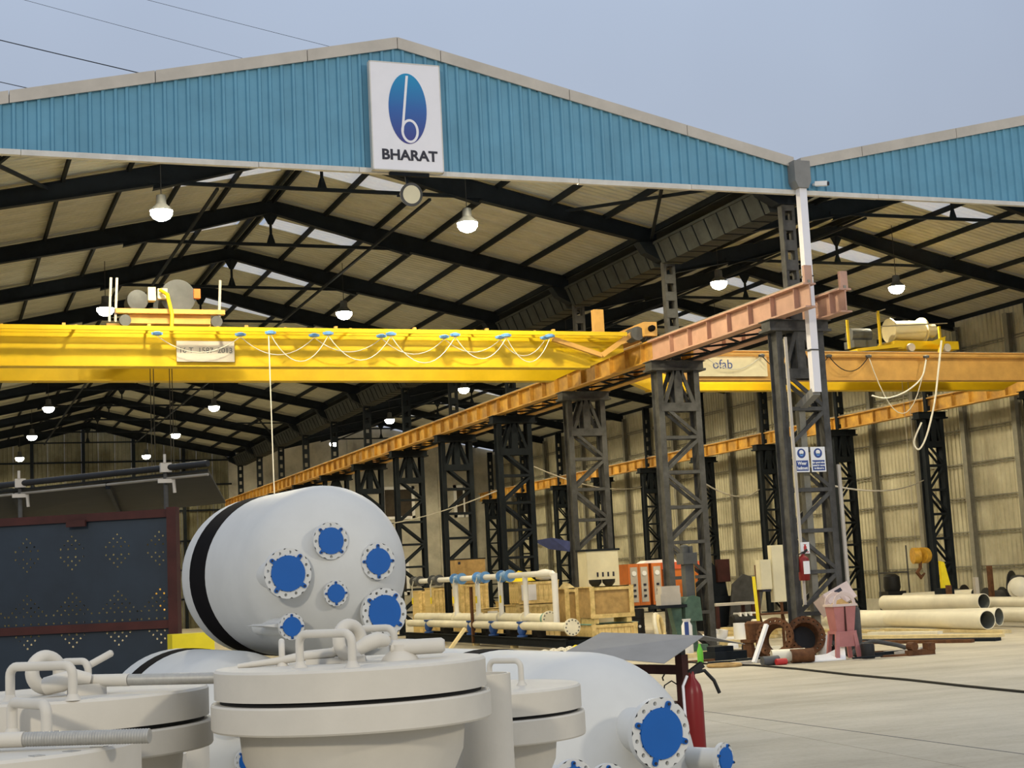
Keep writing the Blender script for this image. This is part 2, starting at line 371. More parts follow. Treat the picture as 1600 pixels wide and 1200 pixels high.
for (X, z, w, h_) in ((31.9, 7.0, 2.5, 2.4), (37.0, 7.0, 1.6, 2.4), (26.8, 7.2, 2.2, 1.5), (23.6, 8.2, 2.0, .7), (31.2, 1.5, 2.6, 2.6)):
    wi += 1; o = struct('window_%d' % wi, (X, YB, z))
    mb = MB(); 
    for (a, c, d, e_) in ((-w/2, w/2, 0, .22), (-w/2, w/2, h_-.22, h_), (-w/2, -w/2+.22, 0, h_), (w/2-.22, w/2, 0, h_), (-.06, .06, 0, h_)): mb.box(a, c, -.10, -.002, d, e_)
    mb.build('window_frame', 'white_pl', o)
    for s_ in (-1, 1): MB().box(min(s_*.06, s_*(w/2-.22)), max(s_*.06, s_*(w/2-.22)), -.05, -.03, .22, h_-.22).build('pane', 'glass_dark', o)
# ------------------------------------------------------------------ roof frames
def rafter(mb, xa, xb, rx, d0, d1, y):
    """tapered welded I rafter from xa (depth d0) to xb (depth d1)"""
    za, zb = rz_(xa, rx), rz_(xb, rx)
    mb.prism([(xa, za), (xb, zb), (xb, zb-d1), (xa, za-d0)], y-.008, y+.008)
    up = (0, 0, 1)
    for (pa, pb) in (((xa, y, za-.008), (xb, y, zb-.008)), ((xa, y, za-d0+.008), (xb, y, zb-d1+.008))): mb.bar(pa, pb, .22, .016, up)
for bi, rx in enumerate(RIDGE):
    xl, xr = (XL, XV) if bi == 0 else (XV, XR_)
    for k in range(NF):
        y = FY(k)
        t = thing('roof_frame', '%s dark steel roof frame from the front in the %s bay' % (ORD[k], LAB_BAY[bi]), 'roof frame', (0, y, 0), 0, 'steel roof frames')
        for s in (-1, 1):
            mb = MB(); rafter(mb, rx, rx+s*4.4, rx, .40, .62, 0); rafter(mb, rx+s*4.4, rx+s*(10.08-.3), rx, .52, .42, 0); mb.build('rafter', 'steel_dark', t)
        zt = 12.62
        mb = MB(); mb.bar((rx-4.5, 0, zt), (rx+4.5, 0, zt), .09, .09); mb.build('tie_beam', 'steel_dark', t)
        mb = MB(); mb.bar((rx, 0, zt), (rx, 0, 13.6), .07, .07); mb.prism([(rx-.28, 13.62), (rx+.28, 13.62), (rx+.07, 13.25), (rx-.07, 13.25)], -.012, .012); mb.prism([(rx-.14, zt+.02), (rx+.14, zt+.02), (rx+.05, zt+.32), (rx-.05, zt+.32)], -.012, .012); mb.build('hanger_post', 'steel_dark', t)
        if k in (0, 4, 8):
            for s in (-1, 1):
                MB().bar((rx+s*7.0, 0, rz_(rx+s*7, rx)-.12), (rx+s*9.6, SP, rz_(rx+s*9.6, rx)-.3), .08, .08).build('wind_brace', 'steel_dark', t)
                MB().bar((rx+s*9.6, 0, rz_(rx+s*9.6, rx)-.3), (rx+s*7.0, SP, rz_(rx+s*7, rx)-.12), .08, .08).build('wind_brace', 'steel_dark', t)
# cable conduits under the tie beams, hung from the frames
for X, z, lab in ((12.65, 12.47, 'dark cable conduit running back under the left bay tie beams, right of the ridge'), (6.9, 12.50, 'dark cable conduit running back under the left bay tie beams, left of the ridge'), (26.6, 12.50, 'dark cable conduit running back under the right bay tie beams')):
    tag(MB().bar((X, FY(1), z+.02), (X, FY(11), z+.02), .07, .07).build('cable_conduit', 'steel_dark'), lab, 'conduit')
# valley gutter beams, one per bay
me_g = None
for k in range(NF-1):
    t = thing('valley_gutter', '%s grey ribbed valley gutter box from the front, between roof slopes' % ORD[k], 'gutter', (XV, FY(k), 10.85), 0, 'valley gutter boxes')
    if me_g is None:
        ln = SP-.5
        mb = MB(); mb.add([(-.30, .25, 0), (.30, .25, 0), (.52, .25, .55), (-.52, .25, .55), (-.30, .25+ln, 0), (.30, .25+ln, 0), (.52, .25+ln, .55), (-.52, .25+ln, .55)], [(0, 1, 2, 3), (7, 6, 5, 4), (0, 4, 5, 1), (1, 5, 6, 2), (3, 7, 4, 0)])
        mb.box(-.56, .56, .25, .25+ln, .55, .62)
        mb.box(-.36, .36, .0, SP, .92, .95); me_g = mb.mesh('gutter_box')
        mb = MB()
        for s in (-1, 1): mb.prism([(s*.30, -.012), (s*.315, -.012), (s*.55, .56), (s*.52, .56)] if s > 0 else [(s*.30, -.012), (s*.52, .56), (s*.55, .56), (s*.315, -.012)], -.02, .02)
        mb.box(-.31, .31, -.02, .02, -.015, 0); me_r = mb.mesh('gutter_rib')
    put('gutter_box', me_g, 'gutter_grey', t)
    for j in range(9): put('gutter_rib', me_r, 'steel_dark', t, (0, .5+j*(ln-.5)/8, 0))
# ------------------------------------------------------------------ lattice columns
CAPZ = 8.06
lat = {}
def lattice_meshes(hw, mkey):
    if mkey in lat: return lat[mkey]
    d = {}
    d['leg'] = MB().ibeam((0, 0, 0), (0, 0, CAPZ-.28), .17, .40, .02, (0, 1, 0)).mesh('leg')
    d['cap'] = MB().box(-hw-.28, hw+.28, -.28, .28, -.28, -.22).box(-hw-.28, hw+.28, -.28, .28, -.02, 0).box(-hw-.22, hw+.22, -.2, -.16, -.22, -.02).box(-hw-.22, hw+.22, .16, .2, -.22, -.02).box(-hw-.24, -hw-.2, -.2, .2, -.22, -.02).box(hw+.2, hw+.24, -.2, .2, -.22, -.02).mesh('cap_beam')
    d['hor'] = MB().bar((-hw, 0, 0), (hw, 0, 0), .06, .09).mesh('batten')
    d['dia'] = MB().bar((-hw+.05, 0, -.92), (hw-.05, 0, -.06), .05, .09).mesh('lacing_bar')
    d['dib'] = MB().bar((-hw+.05, 0, -.06), (hw-.05, 0, -.92), .05, .09).mesh('lacing_bar')
    d['gus'] = MB().bar((-.10, 0, 0), (-hw+.12, 0, -.95), .06, .10).bar((.10, 0, 0), (hw-.12, 0, -.95), .06, .10).box(-.12, .12, -.03, .03, -.95, 0).box(-hw, hw, -.04, .04, -1.16, -.92).mesh('head_truss')
    mb = MB()
    mb.bar((-.14, 0, 0), (-.14, 0, 3.42), .20, .08, (1, 0, 0)); mb.bar((.14, 0, 0), (.14, 0, 3.42), .20, .08, (1, 0, 0))
    for z_ in (0.0, .75, 1.25, 1.75, 2.25, 2.75): mb.box(-.17, .17, .10, .115, z_, z_+.26)
    mb.box(-.17, .17, -.1, .1, 3.0, 3.42); mb.box(-.17, .17, -.115, -.10, 0, .25)
    for z_ in (.75, 1.25, 1.75, 2.25, 2.75): mb.box(-.17, .17, -.115, -.10, z_, z_+.26)
    d['stub'] = mb.mesh('upper_column')
    d['head'] = MB().prism([(-.95, 3.42), (.95, 3.42), (.75, 3.12), (.3, 2.9), (-.3, 2.9), (-.75, 3.12)], -.18, .18).mesh('column_head')
    d['base'] = MB().box(-hw-.3, hw+.3, -.35, .35, 0, .05).mesh('base_plate')
    lat[mkey] = d; return d
def lattice(X, y, label, m, hw=.58, head=True, group=None):
    t = thing('lattice_column', label, 'column', (X, y, 0), 0, group); d = lattice_meshes(hw, (hw, m))
    for s in (-1, 1): put('leg', d['leg'], m, t, (s*hw, 0, 0))
    put('cap_beam', d['cap'], m, t, (0, 0, CAPZ)); put('base_plate', d['base'], m, t)
    for yy in (-.17, .17):
        put('head_truss', d['gus'], m, t, (0, yy, CAPZ-.28))
        for j in range(7):
            z = 6.86-.98*j
            if j: put('batten', d['hor'], m, t, (0, yy, z))
            if z > .95: put('lacing_bar', d['dib'] if j % 2 == 0 else d['dia'], m, t, (0, yy, z))
    put('upper_column', d['stub'], m, t, (0, 0, CAPZ))
    if head: put('column_head', d['head'], 'steel_dark', t, (0, 0, CAPZ))
    return t
for k in range(NF):
    extra = ', carrying the blue safety signs' if k == 0 else (', behind the pillar drill' if k == 1 else '')
    lattice(XV, FY(k), '%s dark lattice column from the front, in the row between the bays%s' % (ORD[k], extra), 'steel_grey' if k < 3 else 'steel_dark', group='lattice columns between the bays')  # nearest three in lighter steel: light from the front put into the colour
for k in range(0, NF):
    lattice(37.95, FY(k), '%s slim lattice column from the front, along the right wall' % ORD[k], 'steel_dark', .42, False, group='lattice columns along the right wall')
# ------------------------------------------------------------------ crane runways
def runway(X, label, y0, y1, m0='runway_amber', h_=.58, first_primer=True):
    t = thing('crane_runway_beam', label, 'beam', (X, 0, CAPZ), 0, 'crane runway beams')
    k = 0; ya = y0
    while ya < y1-.1:
        yb = min(y1, FY(k)) if k == 0 and FY(k) > ya+3 else min(y1, FY(k+1))
        mm = 'primer_pink' if (k == 0 and first_primer) else m0
        mb = MB().bar((0, ya, h_/2), (0, yb-.01, h_/2), .03, h_-.04); mb.bar((0, ya, .02), (0, yb-.01, .02), .30, .04); mb.bar((0, ya, h_-.02), (0, yb-.01, h_-.02), .34, .04)
        seg = mb.build('beam_segment', mm, t)
        yy = ya+.5
        while yy < yb-.3:
            MB().box(-.14, .14, yy-.008, yy+.008, .04, h_-.04).build('stiffener', mm, seg); yy += 1.08
        ya = yb; k += 1
    MB().bar((0, y0, h_+.035), (0, y1, h_+.035), .07, .07).build('crane_rail', 'rail_steel', t)
    MB().box(-.10, .10, y0+.02, y0+.12, h_, h_+.42).build('end_stop', 'primer_pink', t)
    return t
runway(19.09, 'amber crane runway beam on the left side of the middle columns', 29.75, 105.5)
runway(20.39, 'amber crane runway beam on the right side of the middle columns', 30.25, 105.5)
runway(37.95, 'amber crane runway beam along the right wall', 31.0, 105.5, first_primer=False)
t = thing('surge_girder', 'dark lattice surge girder lying between the middle runway beams', 'girder', (XV, 0, CAPZ+.04))
for s in (-1, 1): MB().bar((s*.42, FY(0), 0), (s*.42, FY(11), 0), .08, .06).build('chord', 'steel_dark', t)
ms = MB().bar((-.42, 0, 0), (.42, .8, 0), .05, .05).mesh('lacing'); ms2 = MB().bar((.42, 0, 0), (-.42, .8, 0), .05, .05).mesh('lacing')
for j in range(88): put('lacing', ms if j % 2 else ms2, 'steel_dark', t, (0, FY(0)+.2+j*.81, .0))
def wloc(o):
    v = Vector((0, 0, 0))
    while o: v += o.location; o = o.parent
    return v
def wb_(mb, name, m, parent, smooth=None):          # mesh given in world coordinates, parent unrotated
    d = wloc(parent); mb.v = [(x-d.x, y-d.y, z-d.z) for x, y, z in mb.v]; return mb.build(name, m, parent, smooth)
def smooth_pts(pts, n=6):
    out = []; Q = [pts[0]]+list(pts)+[pts[-1]]
    for i in range(1, len(Q)-2):
        a, b, c, d = Q[i-1], Q[i], Q[i+1], Q[i+2]
        for j in range(n):
            t = j/n; out.append(.5*((2*b)+(c-a)*t+(2*a-5*b+4*c-d)*t*t+(3*b-a-3*c+d)*t**3))
    return out+[Q[-2]]
def sag(a, c, s, n=10):
    a, c = Vector(a), Vector(c); return [a.lerp(c, i/n)-Vector((0, 0, s*4*(i/n)*(1-i/n))) for i in range(n+1)]
# ------------------------------------------------------------------ left bay crane
GA, GB = 39.0, 41.6; RT = CAPZ+.58+.07
def girder(mb, xa, xb, y, z0, z1, w=.42):
    mb.prism([(xa, z1), (xb, z1), (xb, z0+.45), (xb-1.1, z0), (xa+1.1, z0), (xa, z0+.45)], y-w/2+.05, y+w/2-.05)
    mb.box(xa, xb, y-w/2-.03, y+w/2+.03, z1, z1+.03); mb.box(xa+1.1, xb-1.1, y-w/2-.0, y+w/2+.0, z0-.03, z0)
def end_carriage(t, X, y0, y1, m):
    mb = MB().box(X-.2, X+.2, y0, y1, RT+.10, RT+.50); e = wb_(mb, 'end_carriage', m, t)
    for y in (y0+.35, y1-.35): wb_(MB().lathe([(.24, -.09), (.24, -.05), (.2, -.05), (.2, .05), (.24, .05), (.24, .09)], (X, y, RT+.2), (1, 0, 0), 20), 'wheel', 'motor_grey', e, 40)
    for y, s in ((y0, -1), (y1, 1)): wb_(MB().lathe([(.09, 0), (.09, .12), (.06, .2)], (X, y, RT+.3), (0, s, 0), 12), 'buffer', 'rubber', e)
cr = thing('overhead_crane', 'bright yellow double-girder overhead crane with looped festoon cables in the left bay', 'crane', (9.6, 40.3, RT), 0)
for y in (GA, GB):
    mb = MB(); girder(mb, .45, 18.55, y, 8.02, 8.96); g = wb_(mb, 'girder', 'crane_yellow', cr)
    wb_(MB().box(.8, 18.2, y-.03, y+.03, 8.99, 9.05), 'trolley_rail', 'rail_steel', g)
    if y == GA:
        for X in (3.1, 5.2, 7.7, 10.1, 12.3, 14.4, 16.4): wb_(MB().box(X-.04, X+.04, y-.2, y-.08, 8.99, 9.09), 'rail_clip', 'crane_amber', g)
for X in (.2, 19.09): end_carriage(cr, X, 38.1, 42.5, 'crane_amber')
yr = GA-.42
fr = wb_(MB().box(1.0, 18.4, yr-.03, yr+.03, 8.80, 8.93), 'festoon_track', 'crane_yellow', cr); wb_(MB().box(1.0, 18.4, yr-.36, yr-.30, 8.82, 8.93), 'festoon_track', 'crane_yellow', cr)
for X in [1.6+1.75*i for i in range(10)]: wb_(MB().box(X-.03, X+.03, yr-.33, GA-.2, 8.90, 8.95), 'track_bracket', 'crane_amber', cr)
runs = [([245, 375, 490, 595, 693, 780, 850], .42, 0), ([422, 512, 610, 710, 790, 858], .62, -.33)]
for xs, sg, dy in runs:
    cc = []
    for x in xs:
        p = on(x, 527, 1, yr+dy); c = Vector((p.x, yr+dy-.06, 8.79)); cc.append(c)
        wb_(MB().lathe([(.05, -.05), (.11, -.04), (.12, .02), (.07, .05)], c, (0, 0, 1), 12).box(c.x-.14, c.x+.14, c.y-.02, c.y+.02, c.z-.03, c.z+.03), 'cable_carrier', 'carrier_blue', cr, 40)
    for a, c in zip(cc, cc[1:]):
        wb_(MB().tube(sag(a-Vector((0, 0, .06)), c-Vector((0, 0, .06)), sg*random.uniform(.85, 1.2), 12), .012, 6), 'festoon_cable', 'cable_white', cr, 60)
p = on(420, 535, 1, yr-.4)
wb_(MB().tube([(p.x, yr-.4, 8.7), (p.x+.02, yr-.4, 5), (p.x+.08, yr-.4, 1.5)], .016, 6), 'pendant_cable', 'cable_white', cr)
wb_(MB().box(p.x+.02, p.x+.14, yr-.46, yr-.34, 1.1, 1.52), 'pendant_box', 'yellow_tag', cr)
a, c = on(275, 533, 1, GA-.2), on(366, 566, 1, GA-.2); cx = (a.x+c.x)/2; cz = (a.z+c.z)/2
npl = wb_(MB().box(a.x, c.x, GA-.26, GA-.22, c.z, a.z), 'name_plate', 'flashing', cr)
def wtext(txt, size, m, parent, x, y, z, bold=0.0, sx_=1.0):
    d = wloc(parent); return lettering(txt, size, m, parent, x-d.x, y-d.y, z-d.z, bold, sx_=sx_)
for q_, dx_ in (('16 T', -.5), ('1587', 0), ('2013', .5)): wtext(q_, .2, 'motor_grey', npl, cx+dx_, GA-.262, cz+.02)
# end platform and bracket gear at the crane's right end
wb_(MB().box(17.6, 17.9, GA-.35, GA-.15, 8.95, 9.65), 'end_bracket', 'crane_amber', cr)
wb_(MB().bar((16.2, GA-.55, 8.75), (17.7, GA-.5, 8.30), .12, .12).bar((17.7, GA-.5, 8.3), (18.7, GA-.6, 8.95), .14, .14), 'drag_arm', 'crane_amber', cr)
wb_(MB().lathe([(.2, 0), (.2, .5), (.12, .55)], (18.75, GA-.75, 8.9), (0, 1, 0), 16), 'travel_motor', 'motor_grey', cr, 40)
# trolley
tr = thing('crane_trolley', 'amber hoist trolley with rope drum on top of the yellow crane', 'trolley', (5.8, 40.3, 9.05))
wb_(MB().box(4.75, 6.85, 39.25, 41.35, 9.18, 9.50).box(4.4, 7.2, 39.1, 39.3, 9.42, 9.54).box(4.4, 7.2, 41.3, 41.5, 9.42, 9.54), 'trolley_frame', 'crane_amber', tr)
for X in (4.62, 6.95):
    for y in (GA, GB): wb_(MB().lathe([(.15, -.06), (.15, .06)], (X, y, 9.2), (0, 1, 0), 18), 'wheel', 'motor_grey', tr, 40)
wb_(MB().lathe([(.46, 0), (.46, .05), (.34, .05), (.34, 1.35), (.46, 1.35), (.46, 1.4)], (6.05, 39.5, 9.95), (0, 1, 0), 24), 'rope_drum', 'motor_grey', tr, 40)
wb_(MB().lathe([(.1, -.03), (.27, 0), (.27, .7), (.1, .74)], (5.0, 39.4, 9.82), (0, 1, 0), 20), 'hoist_motor', 'motor_grey', tr, 40)
wb_(MB().box(5.25, 5.45, 39.3, 39.6, 9.8, 10.15).box(5.5, 5.75, 39.3, 39.5, 9.85, 10.12), 'control_box', 'cream', tr)
wb_(MB().box(6.45, 6.62, 39.4, 39.6, 9.9, 10.15), 'brake', 'orange', tr)
for X in (4.25, 4.4, 7.05): wb_(MB().bar((X, 39.2, 9.2), (X+.06, 39.2, 10.35), .06, .06), 'guard_post', 'flashing', tr)
wb_(MB().tube([(5.55, 39.2, 10.05), (5.7, 39.0, 9.9), (5.75, 38.6, 9.3), (5.72, 38.55, 8.85)], .05, 8), 'tow_arm', 'crane_yellow', tr, 60)
for x in (235, 240, 265, 269):
    p = on(x, 600, 1, 40.3); wb_(MB().tube([(p.x, 40.3, 9.7), (p.x, 40.3, 2.6)], .012, 5), 'hoist_rope', 'cable_dark', tr)
p = on(252, 600, 1, 40.3); wb_(MB().box(p.x-.35, p.x+.35, 40.15, 40.45, 2.2, 2.7).torus((p.x, 40.3, 1.95), (0, 1, 0), .16, .05), 'hook_block', 'hook_amber', tr)
# ------------------------------------------------------------------ right bay crane
cr2_ = thing('overhead_crane', 'amber overhead crane with hanging white cables in the right bay', 'crane', (29.2, 43.3, RT))
for y in (42.05, 44.5):
    mb = MB(); girder(mb, 20.95, 37.4, y, 8.10, 8.98); g = wb_(mb, 'girder', 'crane_amber' if y < 43 else 'crane_yellow', cr2_)  # rear girder's brighter yellow stands in for the light falling on it
    wb_(MB().box(21.3, 37.1, y-.03, y+.03, 9.01, 9.07), 'trolley_rail', 'rail_steel', g)
for X in (20.39, 37.95): end_carriage(cr2_, X, 41.2, 45.4, 'crane_amber')
wb_(MB().box(21.4, 37.2, 41.60, 41.66, 8.84, 8.92), 'festoon_track', 'crane_amber', cr2_)
a, c = on(1085, 556, 1, 41.75), on(1200, 588, 1, 41.75)
pl = wb_(MB().box(a.x, c.x, 41.76, 41.82, c.z, a.z), 'name_plate', 'cream', cr2_)
wtext('ofab', .42, 'sign_blue', pl, a.x*.62+c.x*.38, 41.757, (a.z+c.z)/2+.05)
cc = []
for x in (1100, 1190, 1295, 1357, 1447):
    p = on(x, 556, 1, 41.55); c = Vector((p.x, 41.55, 8.82)); cc.append(c)
    wb_(MB().lathe([(.05, -.05), (.10, -.04), (.11, .02), (.06, .05)], c, (0, 0, 1), 10), 'cable_carrier', 'motor_grey', cr2_, 40)
for a, c, s_, m_ in ((cc[0], cc[1], .45, 'cable_white'), (cc[1], cc[2], .7, 'cable_dark'), (cc[2], cc[3], .5, 'cable_dark'), (cc[3], cc[4], 1.9, 'cable_white')):
    wb_(MB().tube(sag(a, c, s_, 14), .016, 6), 'festoon_cable', m_, cr2_, 60)
pts = [P(*v, 47.5) for v in ((1447, 562), (1440, 590), (1415, 612), (1385, 622), (1362, 618))]
wb_(MB().tube(smooth_pts(pts), .025, 6), 'festoon_cable', 'cable_white', cr2_, 60)
pts = [P(*v, 47.5) for v in ((1471, 532), (1466, 580), (1460, 630), (1448, 680), (1436, 702), (1428, 690), (1440, 660))]
wb_(MB().tube(smooth_pts(pts), .03, 6), 'loose_cable', 'cable_white', cr2_, 60)
t2 = thing('crane_trolley', 'amber hoist trolley with yellow guard rails on the right bay crane', 'trolley', (31.3, 43.3, 9.07))
wb_(MB().box(30.3, 32.9, 42.3, 44.3, 9.2, 9.48).prism([(28.6, 9.15), (30.4, 9.35), (30.4, 9.22), (28.6, 9.05)], 42.0, 43.2), 'trolley_frame', 'crane_yellow', t2)
for X in (30.75, 32.2):
    for y in (42.05, 44.5): wb_(MB().lathe([(.14, -.06), (.14, .06)], (X, y, 9.21), (0, 1, 0), 18), 'wheel', 'flashing', t2, 40)
wb_(MB().lathe([(.42, 0), (.42, .06), (.32, .06), (.36, 1.3), (.46, 1.3), (.46, 1.36)], (30.6, 43.0, 9.95), (1, 0, 0), 24), 'rope_drum', 'cream', t2, 40)
wb_(MB().lathe([(.2, 0), (.24, .1), (.24, .35), (.1, .4)], (32.0, 42.9, 9.95), (1, 0, 0), 18), 'gearbox', 'cream', t2, 40)
wb_(MB().lathe([(.12, 0), (.24, .03), (.24, .8), (.12, .84)], (28.9, 42.9, 9.75), (1, 0, 0), 18).box(28.9, 29.8, 42.6, 43.2, 9.3, 9.55), 'hoist_motor', 'motor_grey', t2, 40)
for x, ya, yb in ((1327, 500, 545), (1376, 486, 540), (1470, 510, 545)):
    a, c = on(x, ya, 1, 42.0), on(x, yb, 1, 42.0); c.x += .0; a.x = c.x; wb_(MB().bar(c, a, .07, .07), 'guard_post', 'crane_yellow', t2)
a, c = on(1327, 503, 1, 42.0), on(1383, 483, 1, 42.0); wb_(MB().tube([a, (c.x, 42.0, c.z)], .02, 6), 'guard_rail', 'rail_steel', t2)
a, c = on(1376, 510, 1, 42.0), on(1480, 505, 1, 42.0); wb_(MB().tube([a, c], .02, 6), 'guard_rail', 'rail_steel', t2)
wb_(MB().add([on(1448, 536, 1, 41.9), on(1478, 525, 1, 41.9), on(1473, 540, 1, 41.9), on(1448, 536, 1, 42.1), on(1478, 525, 1, 42.1), on(1473, 540, 1, 42.1)], [(0, 1, 2), (5, 4, 3), (0, 3, 4, 1), (1, 4, 5, 2), (2, 5, 3, 0)]).bar(on(1474, 530, 1, 42), on(1467, 556, 1, 42), .1, .1), 'tow_arm', 'crane_yellow', t2)
hp = P(1437, 868, 49.0); hp.y = 43.3
pj = on(1437, 868, 1, 43.3)
for dx in (-.12, .12): wb_(MB().tube([(pj.x+dx, 43.3, 9.3), (pj.x+dx, 43.3, pj.z+.1)], .01, 5), 'hoist_rope', 'rail_steel', t2)
mb = MB()
for s in (-1, 1): mb.lathe([(.10, -.11), (.27, -.11), (.27, .11), (.10, .11)], (pj.x+s*.16, 43.3, pj.z), (1, .25*s, 0), 20)
wb_(mb, 'hook_block', 'hook_amber', t2, 40)
wb_(MB().tube([(pj.x, 43.3, pj.z-.2), (pj.x-.02, 43.3, pj.z-.42), (pj.x-.16, 43.3, pj.z-.56), (pj.x-.02, 43.3, pj.z-.74), (pj.x+.14, 43.3, pj.z-.6)], [.06, .06, .07, .07, .03], 8), 'hook', 'rust', t2, 60)
# ------------------------------------------------------------------ lamps
lamp_m = None
def lamp(X, y, z, ztop, label, power):
    global lamp_m
    t = thing('high_bay_lamp', label, 'lamp', (X, y, z), 0, 'lit high-bay lamps')
    if lamp_m is None:
        lamp_m = (MB().lathe([(.06, .40), (.12, .38), (.13, .16), (.30, 0.0), (.29, -.02)], n=20, c1=False).mesh('shade', 40), MB().lathe([(.27, .0), (.27, -.10), (.2, -.20), (.1, -.25), (.01, -.26)], n=20).mesh('lens', 60))
    put('shade', lamp_m[0], 'motor_grey', t); put('lens', lamp_m[1], 'lamp_glow', t)
    MB().tube([(0, 0, .39), (0, 0, ztop-z)], .012, 5).build('cord', 'cable_dark', t)
    l = bpy.data.lights.new('lamp_light', 'SPOT'); l.spot_size = R(172); l.spot_blend = .25; l.energy = power; l.color = (1, .86, .56); l.shadow_soft_size = .25
    o = bpy.data.objects.new('lamp_light', l); COL.objects.link(o); o.parent = t; o.location = (0, 0, -.30)
LP = 1250
for s, X in (('left', 5.3), ('right', 13.3)):
    for j, k in enumerate((.62, 1, 3, 5, 7, 9, 11)): lamp(X, FY(k)-1.1, 11.6 if k >= 1 else 12.6, rz_(X, RIDGE[0])+.125, 'lit round high-bay lamp, %s from the front in the %s row of the left bay' % (ORD[j], s), LP*(2.3 if k < 1 else .35 if k == 1 else 1))
for s, X in (('left', 24.4), ('right', 31.4)):
    for j, k in enumerate((0, 2, 4, 6, 8, 10)): lamp(X, FY(k)-1.1 if k else FY(0)+1.0, 11.6 if k else 12.6, rz_(X, RIDGE[1])+.125, 'lit round high-bay lamp, %s from the front in the %s row of the right bay' % (ORD[j], s), LP*1.45)
# unlit round floodlight under the gable
p = on(643, 304, 1, YG-.35)
t = thing('floodlight', 'unlit round floodlight hung below the gable sign', 'floodlight', p)
MB().lathe([(.10, .28), (.20, .22), (.25, .05), (.26, 0), (.19, -.01)], (0, 0, 0), (-.05, 1, .15), 28).build('housing', 'steel_grey', t, 40)
MB().lathe([(.20, 0), (.19, .03)], (0, -.012, 0), (-.05, 1, .15), 28).build('lens', 'cream', t)
MB().bar((0, .2, .1), (.0, .38, .60), .05, .05).bar((-.3, .1, -.02), (.3, .1, .02), .03, .04).build('bracket', 'steel_dark', t)
# small drop lamp seen against the roof
p = on(541, 480, 1, FY(4)-.5); t = thing('pendant_fitting', 'small unlit pendant fitting hanging from the left bay roof', 'lamp', p)
MB().box(-.35, .35, -.08, .08, -.06, .02).build('fitting', 'steel_dark', t)
for s in (-.1, .1): MB().tube([(s, 0, 0), (s, 0, 1.35)], .02, 5).build('rod', 'steel_dark', t)
# ------------------------------------------------------------------ sign board
a, c = on(580, 97, 1, YG-.30), on(691, 270, 1, YG-.30)
a2 = on(687, 104, 1, YG-.30)
xc, w, z0, z1 = (a.x+c.x)/2, 1.60, 11.10, 13.53
sg = thing('sign_board', 'white company sign board with a blue oval emblem on the gable', 'sign', (xc, YG-.13, z0))
H = z1-z0
MB().box(-w/2, w/2, -.16, 0, 0, H).build('sign_box', 'sign_white', sg)
for s in (-1, 1): MB().box(s*w/2-.012, s*w/2+.012, -.165, -.002, -.012, H+.012).build('sign_edge', 'trim_white', sg)
for z in (0, H): MB().box(-w/2, w/2, -.165, -.002, z-.012, z+.012).build('sign_edge', 'trim_white', sg)
MB().bar((-.4, .0, -.05), (.5, .0, -.05), .10, .08).build('sign_bracket', 'steel_dark', sg)
ox, oz = .03, H*.535+.10
def ell(cx, cz, rx, rz, y0, y1, n=48): return MB().prism([(cx+rx*math.cos(2*math.pi*i/n), cz+rz*math.sin(2*math.pi*i/n)) for i in range(n)], y0, y1)
ov = ell(ox, oz, .435, .80, -.168, -.158).build('oval_emblem', 'logo_oval', sg)
bx, bz, brx, brz = ox+.03, oz-.51, .20, .27
mb = MB(); N = 40
o_ = [(bx+brx*math.cos(2*math.pi*i/N), bz+brz*math.sin(2*math.pi*i/N)) for i in range(N)]; i_ = [(bx+(brx-.055)*math.cos(2*math.pi*i/N), bz+(brz-.055)*math.sin(2*math.pi*i/N)) for i in range(N)]
mb.add([(x, -.173, z) for x, z in o_+i_]+[(x, -.166, z) for x, z in o_+i_], [(i, (i+1) % N, N+(i+1) % N, N+i) for i in range(N)]+[(i, (i+1) % N, 2*N+(i+1) % N, 2*N+i) for i in range(N)]+[(N+i, N+(i+1) % N, 3*N+(i+1) % N, 3*N+i) for i in range(N)])
mb.build('emblem_ring', 'sign_white', sg)
MB().prism([(bx-brx, bz-.02), (bx-brx+.055, bz-.02), (ox+.035, oz+.745), (ox-.02, oz+.745)], -.176, -.166).build('emblem_stem', 'sign_white', sg)
lettering('BHARAT', .32, 'ink', sg, ox+.0, -.166, .33, .010, sx_=1.04)
# ------------------------------------------------------------------ rainwater goods, cctv on the front valley column
t = thing('rainwater_pipe', 'white square downpipe with grey hopper on the front middle column', 'downpipe', (19.70, YG-.02, 5.9))
MB().prism([(-.22, 5.95), (.22, 5.95), (.22, 5.45), (.14, 5.28), (-.14, 5.28), (-.22, 5.45)], -.32, .0).build('hopper', 'hopper_grey', t)
MB().bar((0.02, -.16, 5.3), (0.0, -.16, .3), .20, .18, (0, 1, 0)).build('pipe', 'sign_white', t)
MB().bar((0, -.16, .32), (0, .60, .02), .20, .18).build('pipe_offset', 'hopper_grey', t); MB().bar((0, .6, .1), (0, .6, -5.8), .17, .17, (0, 1, 0)).build('lower_pipe', 'wall_rail', t)
for z in (3.1, 1.3): MB().box(-.13, .13, -.27, -.05, z, z+.03).build('pipe_clip', 'steel_grey', t)
t = thing('cctv_camera', 'small white bullet CCTV camera at the valley of the gables', 'camera', (20.18, YG-.1, 11.35))
MB().bar((0, 0, 0), (.22, -.2, -.03), .11, .11).build('housing', 'white_pl', t); MB().lathe([(.05, 0), (.05, .04)], (.22, -.2, -.03), (.7, -.7, -.1), 14).build('lens', 'ink', t)
MB().bar((0, .1, 0), (0.02, .0, .0), .05, .05).build('bracket', 'white_pl', t)
